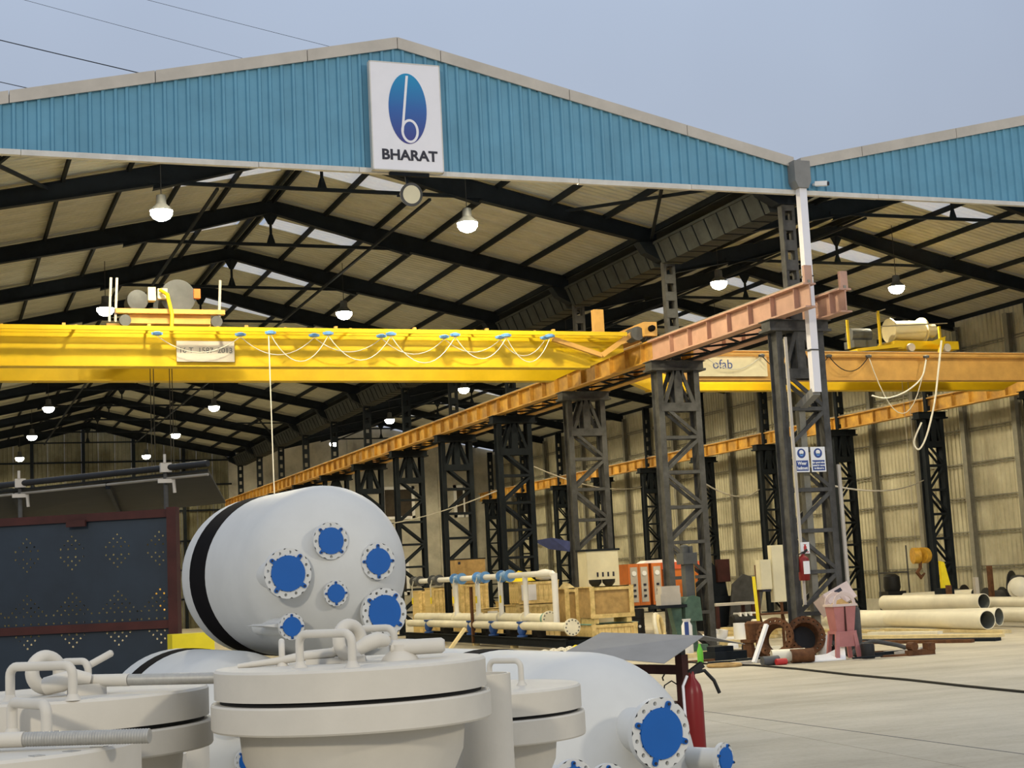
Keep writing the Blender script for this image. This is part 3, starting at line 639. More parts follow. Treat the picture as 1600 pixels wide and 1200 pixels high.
# ------------------------------------------------------------------ safety signs
yf = Y0-.38
def safety(x0, lines, label, rot=0):
    a, c = on(x0, 699, 1, yf), on(x0+25, 737, 1, yf)
    w, h_ = .40, .60
    t = thing('safety_sign', label, 'sign', (a.x+w/2, yf, 4.33))
    MB().box(-w/2, w/2, 0, .012, 0, h_).build('plate', 'white_pl', t)
    ell(0, h_-.15, .115, .115, -.004, 0, 28).build('symbol_disc', 'sign_blue', t)
    ell(0, h_-.125, .06, .055, -.007, -.003, 20).build('symbol_head', 'white_pl', t)
    MB().prism([(-.055, h_-.16), (.055, h_-.16), (.03, h_-.215), (-.03, h_-.215)], -.007, -.003).build('symbol_face', 'carrier_blue', t)
    MB().box(-w/2+.03, w/2-.03, -.003, 0, .03, .28).build('text_panel', 'sign_blue', t)
    for i, ln in enumerate(lines): lettering(ln, .105 if len(lines) == 2 else .058, 'white_pl', t, 0, -.006, (.21-.115*i) if len(lines) == 2 else (.225-.07*i), .003)
safety(1240, ['Wear', 'helmet'], 'blue and white wear-helmet sign, left one of the pair')
safety(1266, ['Eye protection', 'must be worn', 'in this area'], 'blue and white eye-protection sign, right one of the pair')
# conduit on the column, fire extinguisher and its sign
p = on(1222, 700, 1, yf)
t = tag(MB().bar((19.22, yf+.02, 1.2), (19.22, yf+.02, 7.6), .07, .05, (0, 1, 0)).build('column_conduit', 'flashing'), 'pale vertical conduit strip on the front middle column', 'conduit')
t = tag(MB().bar((20.46, yf+.05, 1.3), (20.46, yf+.05, 4.5), .08, .06, (0, 1, 0)).build('column_conduit', 'flashing'), 'pale pole standing at the right leg of the front middle column', 'conduit')
def cylinder_ext(name, label, loc, r, h_, s=1, handle=True):
    t = thing(name, label, 'extinguisher', loc)
    MB().lathe([(r*.9, 0), (r, .02), (r, h_*.8), (r*.8, h_*.88), (r*.35, h_*.94), (r*.28, h_)], n=24).build('cylinder', 'fire_red', t, 40)
    return t
q = on(1239, 908, 1, yf-.15)
t = cylinder_ext('fire_extinguisher', 'small red fire extinguisher hung on the front middle column', (19.15, yf-.16, q.z), .13, .62)
MB().box(-.08, .08, -.135, -.12, .15, .45).build('label_sticker', 'white_pl', t); MB().bar((0, 0, .62), (.12, 0, .72), .04, .05).build('valve_handle', 'black_stuff', t)
MB().tube([(0, 0, .66), (-.15, -.02, .6), (-.16, -.02, .2)], .018, 6).build('hose', 'black_stuff', t, 60)
MB().bar((0, .12, .3), (0, .2, .3), .1, .06).build('wall_bracket', 'steel_grey', t)
q = on(1244, 857, 1, yf); t = thing('extinguisher_sign', 'small white sign with red extinguisher symbol on the front column', 'sign', (19.32, yf, q.z-.13))
MB().box(-.12, .12, -.01, 0, 0, .27).build('plate', 'white_pl', t); MB().prism([(-.04, .06), (.04, .06), (.04, .16), (.015, .2), (.05, .22), (-.05, .22), (-.015, .2), (-.04, .16)], -.014, -.01).box(-.09, .09, -.013, -.01, .03, .05).build('symbol', 'sign_red', t)
# ------------------------------------------------------------------ power lines in the sky
for i, (a, c, rr) in enumerate((((-40, 46), (300, 126), .05), ((-40, 112), (180, 160), .04), ((20, -12), (470, 108), .02), ((200, -15), (640, 97), .02))):
    A, C_ = P(*a, 150), P(*c, 150); A, C_ = A-(C_-A)*1.5, C_+(C_-A)*1.5; tag(MB().tube(sag(A, C_, .5, 24), rr, 6).build('power_line', 'cable_dark'), ['thick overhead power line crossing the sky at upper left', 'lower overhead power line at the left edge of the sky', 'faint overhead wire above the left roof slope', 'faint overhead wire left of the ridge'][i], 'power line', 'overhead power lines')
def PZ(x, depth, z):
    a, c = P(x, 800, depth), P(x, 1000, depth); y = 800+200*(z-a.z)/(c.z-a.z); return P(x, y, depth)
def GX(x, depth): return PZ(x, depth, 0.0)
# ------------------------------------------------------------------ horizontal tanks
def tank(label, c, a, RR, Lf, Lr, band, nozz, yface=None, hd=.62):
    """c = centre of the band circle (world), a = unit direction towards the front head"""
    th = math.atan2(a.x, -a.y); t = thing('pressure_tank', label, 'tank', (c.x, c.y, c.z-RR), th)
    prof = []; N = 12
    for i in range(N+1):
        g = math.pi/2*i/N; prof.append((max(.004, RR*math.sin(g)), Lr+hd*math.cos(g)))
    prof += [(RR, -Lf)]
    for i in range(1, N+1):
        g = math.pi/2*(1-i/N); prof.append((max(.004, RR*math.sin(g)), -Lf-hd*math.cos(g)))
    prof = [(r, y) for r, y in prof]
    MB().lathe([(r, -y) for r, y in prof], (0, 0, RR), (0, -1, 0), 64).build('shell', 'tank_paint', t, 50)
    if band: MB().lathe([(RR-.01, -band/2), (RR+.006, -band/2), (RR+.006, band/2), (RR-.01, band/2)], (0, 0, RR), (0, -1, 0), 64, False, False).build('rubber_band', 'rubber', t, 40)
    lx = Vector((math.cos(th), math.sin(th), 0))
    for (px, py, rf, nb, rot, ax) in nozz:
        d = ray(px, py); k = ((c-CO).dot(a)+yface)/d.dot(a); w = CO+d*k; x, z = (w-c).dot(lx), w.z-c.z+RR
        nozzle(t, x, -yface, z, rf, nb, rot, .8)
    return t, th
def nozzle(t, x, y, z, rf, nb, rot, ln, axis=(0, -1, 0)):
    D = Vector(axis).normalized(); o = Vector((x, y, z)); th_ = .16*rf+.012
    mb = MB().holed_ring(rf*.70, rf, rf*.062 if nb > 8 else rf*.085, nb, th_, o-D*th_, D, rot)
    mb.lathe([(rf*.66, -ln), (rf*.66, -th_)], o, D, 32, False, False); mb.lathe([(rf*.66, -th_), (rf*.71, -th_)], o, D, 32, False, False)
    mb.lathe([(rf*.98, -.5*rf-.06), (rf*.66, -.5*rf)], o, D, 32, False, False) if False else None
    nz_ = mb.build('nozzle', 'tank_paint', t, 40)
    cv = MB().lathe([(rf*.715, -.012), (rf*.715, .012)], o, D, 40); A, B, _ = frame_of(D)
    for i in range(4):
        g = rot+math.pi/nb*0+2*math.pi*i/4; e_ = A*math.cos(g)+B*math.sin(g)
        cv.bar(o+e_*rf*.6, o+e_*rf*.84, rf*.17, .022, D); cv.lathe([(rf*.085, -.012), (rf*.085, .014)], o+e_*rf*.85, D, 14)
    cv.build('blanking_cover', 'cap_blue', nz_)
    for i in range(4):
        g = rot+2*math.pi*i/4; e_ = A*math.cos(g)+B*math.sin(g)
        MB().lathe([(rf*.045, 0), (rf*.045, .02)], o+e_*rf*.85, D, 10).build('cover_bolt', 'ink', nz_)
def view_h(px):
    d = ray(px, 900); d.z = 0; return d.normalized()
v = view_h(470); rgt = Vector((v.y, -v.x, 0)); aA = (-v*math.cos(R(22))+rgt*math.sin(R(22))).normalized()
cA = P(428, 898, 15.3)
tankA, thA = tank('big pale grey tank with a black rubber band, lying on top of two other tanks', cA, aA, .80, 1.29, .42, .46,
    [(450, 896, .222, 12, R(38), 0), (517, 845, .168, 8, R(45), 0), (591, 877, .168, 8, 0, 0), (601, 957, .222, 12, R(38), 0), (525, 927, .115, 8, 0, 0), (456, 979, .118, 8, 0, 0)], yface=1.29+.62)
lxA = Vector((math.cos(thA), math.sin(thA), 0))
def locA(px, py, yf_):
    d = ray(px, py); w = CO+d*(((cA-CO).dot(aA)+yf_)/d.dot(aA)); return (w-cA).dot(lxA), w.z-cA.z+.80
(x0_, z0_), (x1_, z1_) = locA(406, 978, 1.80), locA(442, 977, 1.80)
MB().prism([(x0_, z0_), (x1_, z1_-.025), (x1_, z1_+.025)], -1.86, -1.45).build('support_lug', 'tank_paint', tankA)
ny = Vector((aA.y, -aA.x, 0)); ny = ny if ny.dot(rgt) > 0 else -ny
zB = .80; off = .86
cB = Vector((cA.x, cA.y, zB))-ny*off; cD = Vector((cA.x, cA.y, zB))+ny*off
tankB, _ = tank('pale grey banded tank on the ground, under the big tank at left', cB-aA*.1, aA, .80, 1.20, .42, .28, [(388, 1190, .118, 4*2, R(45), 0), (372, 1128, .118, 8, R(20), 0)], yface=1.40+.47)
tankD, _ = tank('pale grey tank on the ground, under the big tank at right', cD, aA, .80, 1.20, .42, .28, [], yface=1.87)
vC = view_h(960); rC = Vector((vC.y, -vC.x, 0)); aC = (-vC*math.cos(R(34))+rC*math.sin(R(34))).normalized()
fc = PZ(938, 10.0, .80); cC = fc-aC*1.4
tankC, thC = tank('pale grey tank in front of the fire point with a big blue-capped nozzle', cC, aC, .80, 1.22, .9, .24, [(1033, 1146, .222, 12, R(20), 0), (897, 1226, .15, 8, 0, 0), (952, 1232, .15, 8, 0, 0)], yface=1.4+.66)
lxC = Vector((math.cos(thC), math.sin(thC), 0)); d = ray(1133, 1186); k = ((cC-CO).dot(aC)+1.4+.55)/d.dot(aC); w_ = CO+d*k
nozzle(tankC, (w_-cC).dot(lxC), -1.95, w_.z, .105, 8, R(20), .45, (.35, -1, 0))
# reinforcing pad ring round the big nozzle of tank C
d = ray(1033, 1146); k = ((cC-CO).dot(aC)+2.06)/d.dot(aC); w_ = CO+d*k; xC, zC = (w_-cC).dot(lxC), w_.z
MB().lathe([(.30, -.52), (.29, -.47), (.16, -.44)], (xC, -2.06, zC), (0, -1, 0), 40, False, False).build('reinforcing_pad', 'tank_paint', tankC, 40)
# saddle chocks (timber) under the ground tanks
for (cc_, lab) in ((cB, 'under the left ground tank'), (cD, 'under the right ground tank'), (cC, 'under the tank by the fire point')):
    av = aC if cc_ is cC else aA
    s_ = Vector((av.y, -av.x, 0))
    for sg_, wd in ((-1, 'left'), (1, 'right')):
        p = cc_+s_*.5*sg_+av*.5; th = math.atan2(av.x, -av.y)
        tag(put('timber_chock', MB().prism([(-.12, 0), (.12, 0), (.12*sg_, .16), (.02*sg_, .16)] if sg_ > 0 else [(-.12, 0), (.12, 0), (-.02, .16), (-.12, .16)], -.4, .4).mesh('timber_chock'), 'timber', None, (p.x, p.y, 0), th), '%s wooden chock %s' % (wd, lab), 'chock', 'tank chocks')
# ------------------------------------------------------------------ vertical vessels with bolted lids
def handle_tube(mb, a, c, h_, r, bend=.03):
    a, c = Vector(a), Vector(c); up = Vector((0, 0, 1)); d = (c-a).normalized(); pts = [a]
    for g in range(0, 91, 18): pts.append(a+up*(h_-bend+bend*math.sin(R(g)))+d*(bend*(1-math.cos(R(g)))))
    for g in range(90, -1, -18): pts.append(c+up*(h_-bend+bend*math.sin(R(g)))-d*(bend*(1-math.cos(R(g)))))
    pts.append(c); mb.tube(pts, r, 12)
    for p in (a, c): mb.lathe([(r*1.9, 0), (r*1.25, .012), (r, .02)], p, (0, 0, 1), 14)
def vessel(label, c, zl, RL, lt, ft, rs, m='vessel_paint'):
    t = thing('filter_vessel', label, 'vessel', (c.x, c.y, 0))
    z1 = zl-lt-.014; z0 = z1-ft
    MB().lathe([(RL-.012, zl-lt), (RL-.012, zl-.008), (RL-.02, zl), (.002, zl)], n=80, c0=True).build('lid', m, t, 30)
    MB().lathe([(RL-.03, z1), (RL-.03, zl-lt)], n=64).build('gasket', 'gasket', t, 30)
    MB().lathe([(rs+.02, z0), (RL-.004, z0), (RL, z0+.006), (RL, z1-.006), (RL-.004, z1), (rs, z1)], n=80).build('body_flange', m, t, 30)
    MB().lathe([(rs+.05, 0), (rs+.05, .05), (rs, .05), (rs, z0-.20), (rs+.045, z0-.10), (rs+.055, z0)], n=64).build('shell', m, t, 25)
    return t
def wv(mb, name, m, t, sm=60): return wb_(mb, name, m, t, sm)
Z1 = 1.862; c1 = PZ(548, 5.0, Z1)
v1 = vessel('large cream vessel with flanged lid and lifting handles in the centre foreground', c1, Z1, .458, .094, .086, .315)
mb = MB(); handle_tube(mb, PZ(469, 4.80, Z1), PZ(551, 4.66, Z1), .105, .0135); wv(mb, 'handle', 'vessel_paint', v1)
mb = MB(); handle_tube(mb, PZ(560, 5.28, Z1), PZ(617, 5.22, Z1), .100, .0125); wv(mb, 'handle', 'vessel_paint', v1)
mb = MB(); handle_tube(mb, PZ(441, 4.98, Z1), PZ(441, 5.16, Z1), .075, .0105); wv(mb, 'handle', 'vessel_paint', v1)
mb = MB().torus(PZ(547, 5.0, Z1+.070), (.5, -.85, .1), .052, .0215, 32, 12); wv(mb, 'lifting_eye', 'vessel_paint', v1)
mb = MB().tube([PZ(560, 4.92, Z1+.045), PZ(575, 4.92, Z1+.062), PZ(590, 4.93, Z1+.072), PZ(603, 4.96, Z1+.066)], [.022, .026, .026, .02], 14); wv(mb, 'hook_arm', 'vessel_paint', v1)
mb = MB().tube([PZ(612, 4.98, Z1+.040), PZ(640, 4.98, Z1+.040), PZ(690, 5.0, Z1+.040), PZ(695, 5.0, Z1+.040)], [.0255, .0255, .0255, .018], 16); wv(mb, 'swing_bolt', 'vessel_paint', v1)
mb = MB().lathe([(.062, 0), (.055, .012), (.034, .03), (.034, .05)], PZ(625, 4.98, Z1), (0, 0, 1), 24); wv(mb, 'bolt_seat', 'vessel_paint', v1, 40)
mb = MB().tube([PZ(372, 4.98, Z1+.006), PZ(430, 4.98, Z1+.016), PZ(480, 4.98, Z1+.03), PZ(520, 4.98, Z1+.035), PZ(538, 4.98, Z1+.06)], [.008, .012, .016, .016, .02], 12); wv(mb, 'davit_arm', 'vessel_paint', v1)
mb = MB().bar(PZ(480, 5.0, Z1+.008), PZ(545, 5.0, Z1+.010), .07, .018).lathe([(.05, 0), (.045, .02), (.03, .03)], PZ(550, 5.0, Z1), (0, 0, 1), 20); wv(mb, 'davit_base', 'vessel_paint', v1, 30)
Z2 = 1.80; c2 = PZ(112, 5.15, Z2)
v2 = vessel('cream vessel with flanged lid and long lever, at left foreground', c2, Z2, .470, .098, .086, .315)
mb = MB(); handle_tube(mb, PZ(16, 4.86, Z2), PZ(114, 4.74, Z2), .108, .0150); wv(mb, 'handle', 'vessel_paint', v2)
mb = MB(); handle_tube(mb, PZ(95, 5.35, Z2), PZ(138, 5.28, Z2), .098, .0125); wv(mb, 'handle', 'vessel_paint', v2)
mb = MB().torus(PZ(72, 5.1, Z2+.075), (.45, -.88, .1), .052, .023, 32, 12); wv(mb, 'lifting_eye', 'vessel_paint', v2)
mb = MB().tube([PZ(72, 4.98, Z2+.035), PZ(95, 4.97, Z2+.045), PZ(118, 4.98, Z2+.06), PZ(140, 5.0, Z2+.05)], [.03, .032, .028, .02], 14); wv(mb, 'hook_arm', 'vessel_paint', v2)
mb = MB().tube([PZ(140, 5.02, Z2+.044), PZ(202, 4.98, Z2+.042)], .0205, 14); wv(mb, 'lever', 'vessel_paint', v2)
mb = MB().tube([PZ(202, 4.98, Z2+.042), PZ(345, 4.93, Z2+.036)], .0190, 14); wv(mb, 'swing_bolt', 'threaded', v2)
mb = MB().tube([PZ(132, 5.3, Z2+.075), PZ(174, 5.35, Z2+.120), PZ(176, 5.35, Z2+.122)], [.0125, .0125, .008], 12); wv(mb, 'pin_rod', 'vessel_paint', v2)
mb = MB().box(0, .12, 0, .08, 0, .035); o_ = PZ(108, 4.95, Z2); mb.v = [(x+o_.x, y+o_.y, z+o_.z) for x, y, z in mb.v]; wv(mb, 'bolt_seat', 'vessel_paint', v2, 30)
Z3 = 1.712; c3 = PZ(-40, 4.25, Z3)
v3 = vessel('cream vessel nearest the bottom left corner, threaded bolt across its lid', c3, Z3, .468, .098, .086, .315)
mb = MB(); handle_tube(mb, PZ(19, 4.62, Z3), PZ(73, 4.42, Z3), .098, .0165); wv(mb, 'handle', 'vessel_paint', v3)
mb = MB().tube([PZ(-60, 4.12, Z3+.03), PZ(38, 4.1, Z3+.03)], .021, 16); wv(mb, 'lever', 'vessel_paint', v3)
mb = MB()
pa, pb = PZ(38, 4.1, Z3+.03), PZ(234, 4.06, Z3+.026); NN = 90
mb.tube([pa.lerp(pb, i/NN) for i in range(NN+1)], [.0195+(.0008 if i % 2 else -.0004) for i in range(NN+1)], 14); wv(mb, 'threaded_bolt', 'threaded', v3, 30)
# bolt slots in lid of v3
mb = MB()
for g in range(-70, 60, 14):
    a_ = R(g); mb.bar(Vector((math.cos(a_)*.40+c3.x, math.sin(a_)*.40+c3.y-0, Z3+.0008)), Vector((math.cos(a_)*.44+c3.x, math.sin(a_)*.44+c3.y, Z3+.0008)), .03, .0016)
wv(mb, 'scribe_marks', 'threaded', v3, None)
Z4 = 1.655; c4 = PZ(748, 6.5, Z4)
v4 = vessel('grey-cream vessel with flanged lid and single handle, right of the centre vessel', c4, Z4, .450, .098, .10, .27)
mb = MB(); handle_tube(mb, PZ(766, 6.60, Z4), PZ(815, 6.50, Z4), .105, .0125); wv(mb, 'handle', 'vessel_paint', v4)
# loose upright pipes between the vessels
def upright_pipe(x, depth, z, r, label):
    c = PZ(x, depth, z); t = tag(MB().lathe([(r-.012, .02), (r, 0), (r, z), (r-.012, z), (r-.012, .02)], n=40, c0=False, c1=False).build('pipe_stub', 'vessel_paint', None, 40), label, 'pipe', 'upright pipe stubs'); t.location = (c.x, c.y, 0)
upright_pipe(752, 5.62, 1.765, .108, 'tall upright open pipe between the centre vessel and the one at right')
upright_pipe(266, 5.9, 1.50, .062, 'small upright open pipe right of the left vessels')
upright_pipe(285, 6.5, 1.62, .11, 'upright pale pipe behind the left foreground vessel')
# ------------------------------------------------------------------ perforated navy panel frame and canopy behind it
DP = 18.6
pl0, pr0 = GX(-120, DP+.3), GX(286, DP-.1); dx = (pr0-pl0); LPn = dx.length; ux = dx.normalized(); thp = math.atan2(ux.y, ux.x)
zt = P(280, 792, DP).z
t = thing('perforated_panel', 'navy steel panel with diamond groups of holes in a rust-red frame', 'panel', (pl0.x, pl0.y, 0), thp)
zm = P(280, 968, DP).z
for (za, zb) in ((zt, zt-.10), (zm, zm-.10), (.10, 0)): MB().box(0, LPn-.02, -.05, .05, zb, za).build('frame_rail', 'rust_red', t)
for x in (0, LPn-.12): MB().box(x, x+.12, -.07, .07, 0, zt+.02).build('frame_post', 'rust_red', t)
def perf_plate(x0, x1, z0, z1, centers, pitch, rh, gap):
    mb = MB(); nx = int(round((x1-x0)/pitch)); nz_ = int(round((z1-z0)/pitch)); px = (x1-x0)/nx; pz = (z1-z0)/nz_
    holes = set()
    for (cx, cz, n_) in centers:
        ci, cj = int((cx-x0)/px), int((cz-z0)/pz)
        for i in range(-n_, n_+1):
            for j in range(-n_, n_+1):
                if (i+j) % 2 == 0 and abs(i)+abs(j) <= n_ and j != gap: holes.add((ci+i, cj+j))
    for j in range(nz_):
        i = 0
        while i < nx:
            if (i, j) in holes:
                a, c = x0+i*px, z0+j*pz; m0 = len(mb.v); out = []; inn = []
                for k in range(8):
                    g = math.pi/4*k+math.pi/4; u, w2 = math.cos(g), math.sin(g); kk = max(abs(u), abs(w2)); out.append((a+px/2+px/2*u/kk, 0, c+pz/2+pz/2*w2/kk)); inn.append((a+px/2+rh*u, 0, c+pz/2+rh*w2))
                mb.add(out+inn, [(k, (k+1) % 8, 8+(k+1) % 8, 8+k) for k in range(8)]); i += 1
            else:
                s = i
                while i < nx and (i, j) not in holes: i += 1
                a, e_, c = x0+s*px, x0+i*px, z0+j*pz; mb.add([(a, 0, c), (e_, 0, c), (e_, 0, c+pz), (a, 0, c+pz)], [(0, 1, 2, 3)])
    return mb
mpp = DP/F; cxs = []
for x in (-58, 12, 88, 166, 238):
    w_ = P(x, 865, DP); cxs.append((Vector((w_.x, w_.y, 0))-Vector((pl0.x, pl0.y, 0))).dot(ux))
zc_, zc2 = P(160, 862, DP).z, P(160, 962, DP).z
o = perf_plate(.12, LPn-.12, zm, zt-.10, [(c, zc_, 5) for c in cxs]+[(c, zc2-.04, 6) for c in cxs], .05, .0125, 0).build('navy_plate', 'panel_navy', t)
o = perf_plate(.12, LPn-.12, .10, zm-.10, [(c, zm-.10, 4) for c in cxs], .05, .0125, 0).build('navy_plate', 'panel_navy', t)
MB().box(1.95, 2.2, -.10, -.05, zt-.16, zt-.08).build('lug', 'rust_red', t)
# canopy of dark sheet on a pipe frame
t = thing('dark_canopy', 'low dark sheet canopy on scaffold pipes behind the navy panel', 'canopy', (GX(150, 21).x, GX(150, 21).y, 0))
fa, fb = P(-90, 790, 21.6), P(325, 730, 19.2); ba, bb = P(-90, 830, 30.), P(352, 765, 28.)
fa.z = fb.z = 3.78; ba.z = 3.75; bb.z = 3.9
dn = Vector((0, 0, .10))
wb_(MB().add([fa-dn, fb-dn, bb-dn, ba-dn, fa-dn*.7, fb-dn*.7, bb-dn*.7, ba-dn*.7], [(3, 2, 1, 0), (4, 5, 6, 7), (0, 1, 5, 4), (1, 2, 6, 5), (2, 3, 7, 6), (3, 0, 4, 7)]), 'canopy_sheet', 'tarp_dark', t)
wb_(MB().tube([fa, fb], .042, 12), 'front_pipe', 'black_stuff', t, 40)
wb_(MB().tube([fa-Vector((0, 0, .14)), fb-Vector((0, 0, .14))], .018, 8), 'edge_strip', 'rail_steel', t, 40)
for s in (.3, .65): wb_(MB().bar(fa.lerp(fb, s)-Vector((0, 0, .16)), ba.lerp(bb, s)-Vector((0, 0, .16)), .06, .08), 'rafter', 'steel_dark', t)
for x in (42, 265):
    s = (x+90)/415; p = fa.lerp(fb, s)
    wb_(MB().tube([(p.x, p.y, 0), (p.x, p.y, 3.74)], .03, 10), 'post', 'steel_grey', t, 40)
    wb_(MB().box(p.x-.07, p.x+.07, p.y-.08, p.y+.03, 3.72, 3.84).box(p.x-.11, p.x+.11, p.y-.09, p.y-.05, 3.58, 3.63).tube([(p.x+.09, p.y-.08, 3.6), (p.x+.1, p.y-.08, 3.45)], .022, 8).tube([(p.x-.02, p.y-.08, 3.84), (p.x-.02, p.y-.08, 3.95)], .018, 8), 'clamp', 'flashing', t)
for (a_, c_) in (((275, 786), (350, 770)), ((275, 788), (330, 782))):
    pass
p = GX(303, 18.0); tag(MB().box(p.x-.25, p.x+.25, p.y-.2, p.y+.2, 0, P(303, 990, 18).z).build('yellow_box', 'yellow_tag'), 'yellow box beside the rust-red panel frame', 'box')
# ------------------------------------------------------------------ fire point with canopy, extinguisher trolley
DF = 14.6
A0, A1 = PZ(945, DF+.9, 0), PZ(1078, DF, 0); ux = (A1-A0).normalized(); thf = math.atan2(ux.y, ux.x); LF = (A1-A0).length
zb_ = P(1078, 1040, DF).z; zr = P(1060, 1004, DF).z
t = thing('fire_point_stand', 'dark red fire bucket stand under a grey sheet canopy', 'stand', (A0.x, A0.y, 0), thf)
for x in (0, LF): MB().box(x-.045, x+.045, -.045, .045, 0, zb_+.10).build('post', 'rust_red', t)
MB().box(0, LF, -.03, .03, zb_-.09, zb_).build('top_rail', 'rust_red', t); MB().box(0, LF, -.03, .03, .15, .22).build('bottom_rail', 'rust_red', t)
for x in (0, LF): MB().bar((x, 0, zb_), (x, 0, zr), .06, .06, (0, 1, 0)).build('canopy_post', 'black_stuff', t)
cv = [P(876, 1022, DF-.15), P(1038, 1036, DF-.55), P(1100, 993, DF), P(940, 988, DF+.75), P(1164, 1006, DF+.62), P(1010, 990, DF+1.3)]
Mi = Matrix.Rotation(-thf, 4, 'Z')
loc = [Mi @ (p-Vector((A0.x, A0.y, 0))) for p in cv]; e_ = Vector((0, 0, .006))
MB().add([loc[0], loc[1], loc[2], loc[3], loc[0]-e_, loc[1]-e_, loc[2]-e_, loc[3]-e_], [(0, 1, 2, 3), (7, 6, 5, 4), (0, 4, 5, 1), (1, 5, 6, 2), (2, 6, 7, 3), (3, 7, 4, 0)]).build('canopy_front', 'canopy_grey', t)
MB().add([loc[3], loc[2], loc[4], loc[5], loc[3]-e_, loc[2]-e_, loc[4]-e_, loc[5]-e_], [(0, 1, 2, 3), (7, 6, 5, 4), (0, 4, 5, 1), (1, 5, 6, 2), (2, 6, 7, 3), (3, 7, 4, 0)]).build('canopy_back', 'canopy_grey', t)
for i, s in enumerate((.33, .58, .82)):
    x = LF*s; MB().tube([(x, -.03, zb_-.09), (x, -.06, zb_-.12), (x, -.05, zb_-.15)], .008, 6).build('hook', 'black_stuff', t)
    b_ = thing('fire_bucket', '%s dark red fire bucket on the stand, counted from the left' % ORD[i], 'bucket', (0, 0, 0), 0, 'fire buckets')
    w_ = Vector((A0.x, A0.y, 0))+ux*x; b_.location = (w_.x+.02, w_.y-.06, zb_-.60)
    MB().lathe([(.10, 0), (.14, .24), (.147, .24), (.13, .235), (.09, .02)], n=24, c1=False).build('pail', 'rust_red', b_, 40)
    MB().tube([(ux.x*-.14, ux.y*-.14, .24), (ux.x*-.10, ux.y*-.10, .40), (0, 0, .445), (ux.x*.10, ux.y*.10, .40), (ux.x*.14, ux.y*.14, .24)], .007, 6).build('bail', 'black_stuff', b_, 60)
p = PZ(1093, 14.3, 0); zt_ = P(1093, 1050, 14.3).z
t = cylinder_ext('trolley_extinguisher', 'tall dark red wheeled fire extinguisher beside the fire point', (p.x, p.y, .12), .095, zt_-.12)
MB().bar((-.02, 0, zt_-.14), (.12, -.0, zt_-.06), .05, .06).tube([(.05, 0, zt_-.13), (.13, -.02, zt_-.12), (.22, -.03, zt_-.22), (.27, -.03, zt_-.34)], .018, 8).build('valve_and_horn', 'black_stuff', t, 60)
MB().tube([(-.05, .0, zt_-.16), (-.11, -.02, zt_-.25), (-.10, -.02, .3)], .014, 8).build('hose', 'sign_white', t, 60)
for s in (-1, 1): MB().lathe([(.15, -.03), (.2, -.02), (.2, .02), (.15, .03)], (s*.18+.02, .02, .08), (1, 0, 0), 24).build('wheel', 'rust_red', t, 40)
MB().bar((-.17, .02, .08), (.2, .02, .08), .04, .04).box(-.1, .1, -.06, .06, -.02, .02).build('axle', 'rust_red', t)
# ------------------------------------------------------------------ shop floor: piping skid
SX = 17.55
def sky_(px, X=SX, z=1.0): return YAT(px, X, z)
ya, yb = sky_(893), sky_(650)
sk = thing('piping_skid', 'white piping manifold skid with blue valves behind the foreground tanks', 'piping', (SX+.6, ya, 0))
for X in (SX-.35, SX+.62): wb_(MB().ibeam((X, ya-.3, .22), (X, yb+.3, .22), .16, .26, .02), 'base_beam', 'steel_dark', sk)
for y in (ya, (ya+yb)/2, yb): wb_(MB().bar((SX-.35, y, .2), (SX+.62, y, .2), .12, .18), 'cross_beam', 'steel_dark', sk)
for i in range(5):
    y = ya+.4+(yb-ya-.8)*i/4
    for X in (SX-.3, SX+.57): wb_(MB().box(X-.1, X+.1, y-.1, y+.1, 0, .09), 'bearer', 'timber', sk)
ZH, ZL1, ZL2 = 2.28, .90, .70; y1_ = YAT(858, SX+.08, .9)
def blind(t, c, axis, r, nb=12):
    o = wb_(MB().lathe([(r, -.05), (r, .03), (r*.6, .035)], c, axis, 28), 'blind_flange', 'white_pipe', t, 30); A, B, D = frame_of(axis)
    for i in range(nb):
        g = 2*math.pi*i/nb; p = Vector(c)+(A*math.cos(g)+B*math.sin(g))*r*.82+D*.03
        wb_(MB().lathe([(.022, 0), (.022, .02)], p, axis, 6), 'bolt', 'motor_grey', o)
h1 = wb_(MB().tube([(SX+.08, y1_, ZL1), (SX+.08, yb, ZL1)], .17, 18), 'lower_header', 'white_pipe', sk, 40)
h2 = wb_(MB().tube([(SX-.28, ya-.6, ZL2), (SX-.28, yb, ZL2)], .13, 18), 'front_header', 'white_pipe', sk, 40)
blind(sk, (SX+.08, y1_-.05, ZL1), (0, -1, 0), .25); blind(sk, (SX-.28, ya-.66, ZL2), (0, -1, 0), .25)
wb_(MB().lathe([(.20, 0), (.20, .12)], (SX+.08, y1_+.15, ZL1), (0, 1, 0), 20), 'coupling', 'teal', sk, 40)
wb_(MB().lathe([(.17, 0), (.17, .10)], (SX-.28, ya-.5, ZL2), (0, 1, 0), 20), 'coupling', 'teal', sk, 40)
yr_ = [sky_(868, SX, 1.5), sky_(822, SX, 1.5), sky_(783, SX, 1.5), sky_(747, SX, 1.5), sky_(713, SX, 1.5)]
for i, y in enumerate(yr_):
    wb_(MB().tube([(SX, y, ZL2 if i == 0 else ZL1), (SX, y, 1.4), (SX, y, ZH)], .085 if i else .095, 14), 'riser_pipe', 'white_pl', sk, 40)
    if i: wb_(MB().lathe([(.23, -.04), (.23, .04)], (SX+.08, y+.25, ZL1), (0, 1, 0), 22), 'flange', 'white_pipe', sk, 40)
wb_(MB().tube([(SX, yr_[0], ZH-.2), (SX, yr_[0]+.05, ZH-.06), (SX, yr_[0]+.2, ZH), (SX, yb-.2, ZH)], .095, 14), 'top_header', 'white_pl', sk, 40)
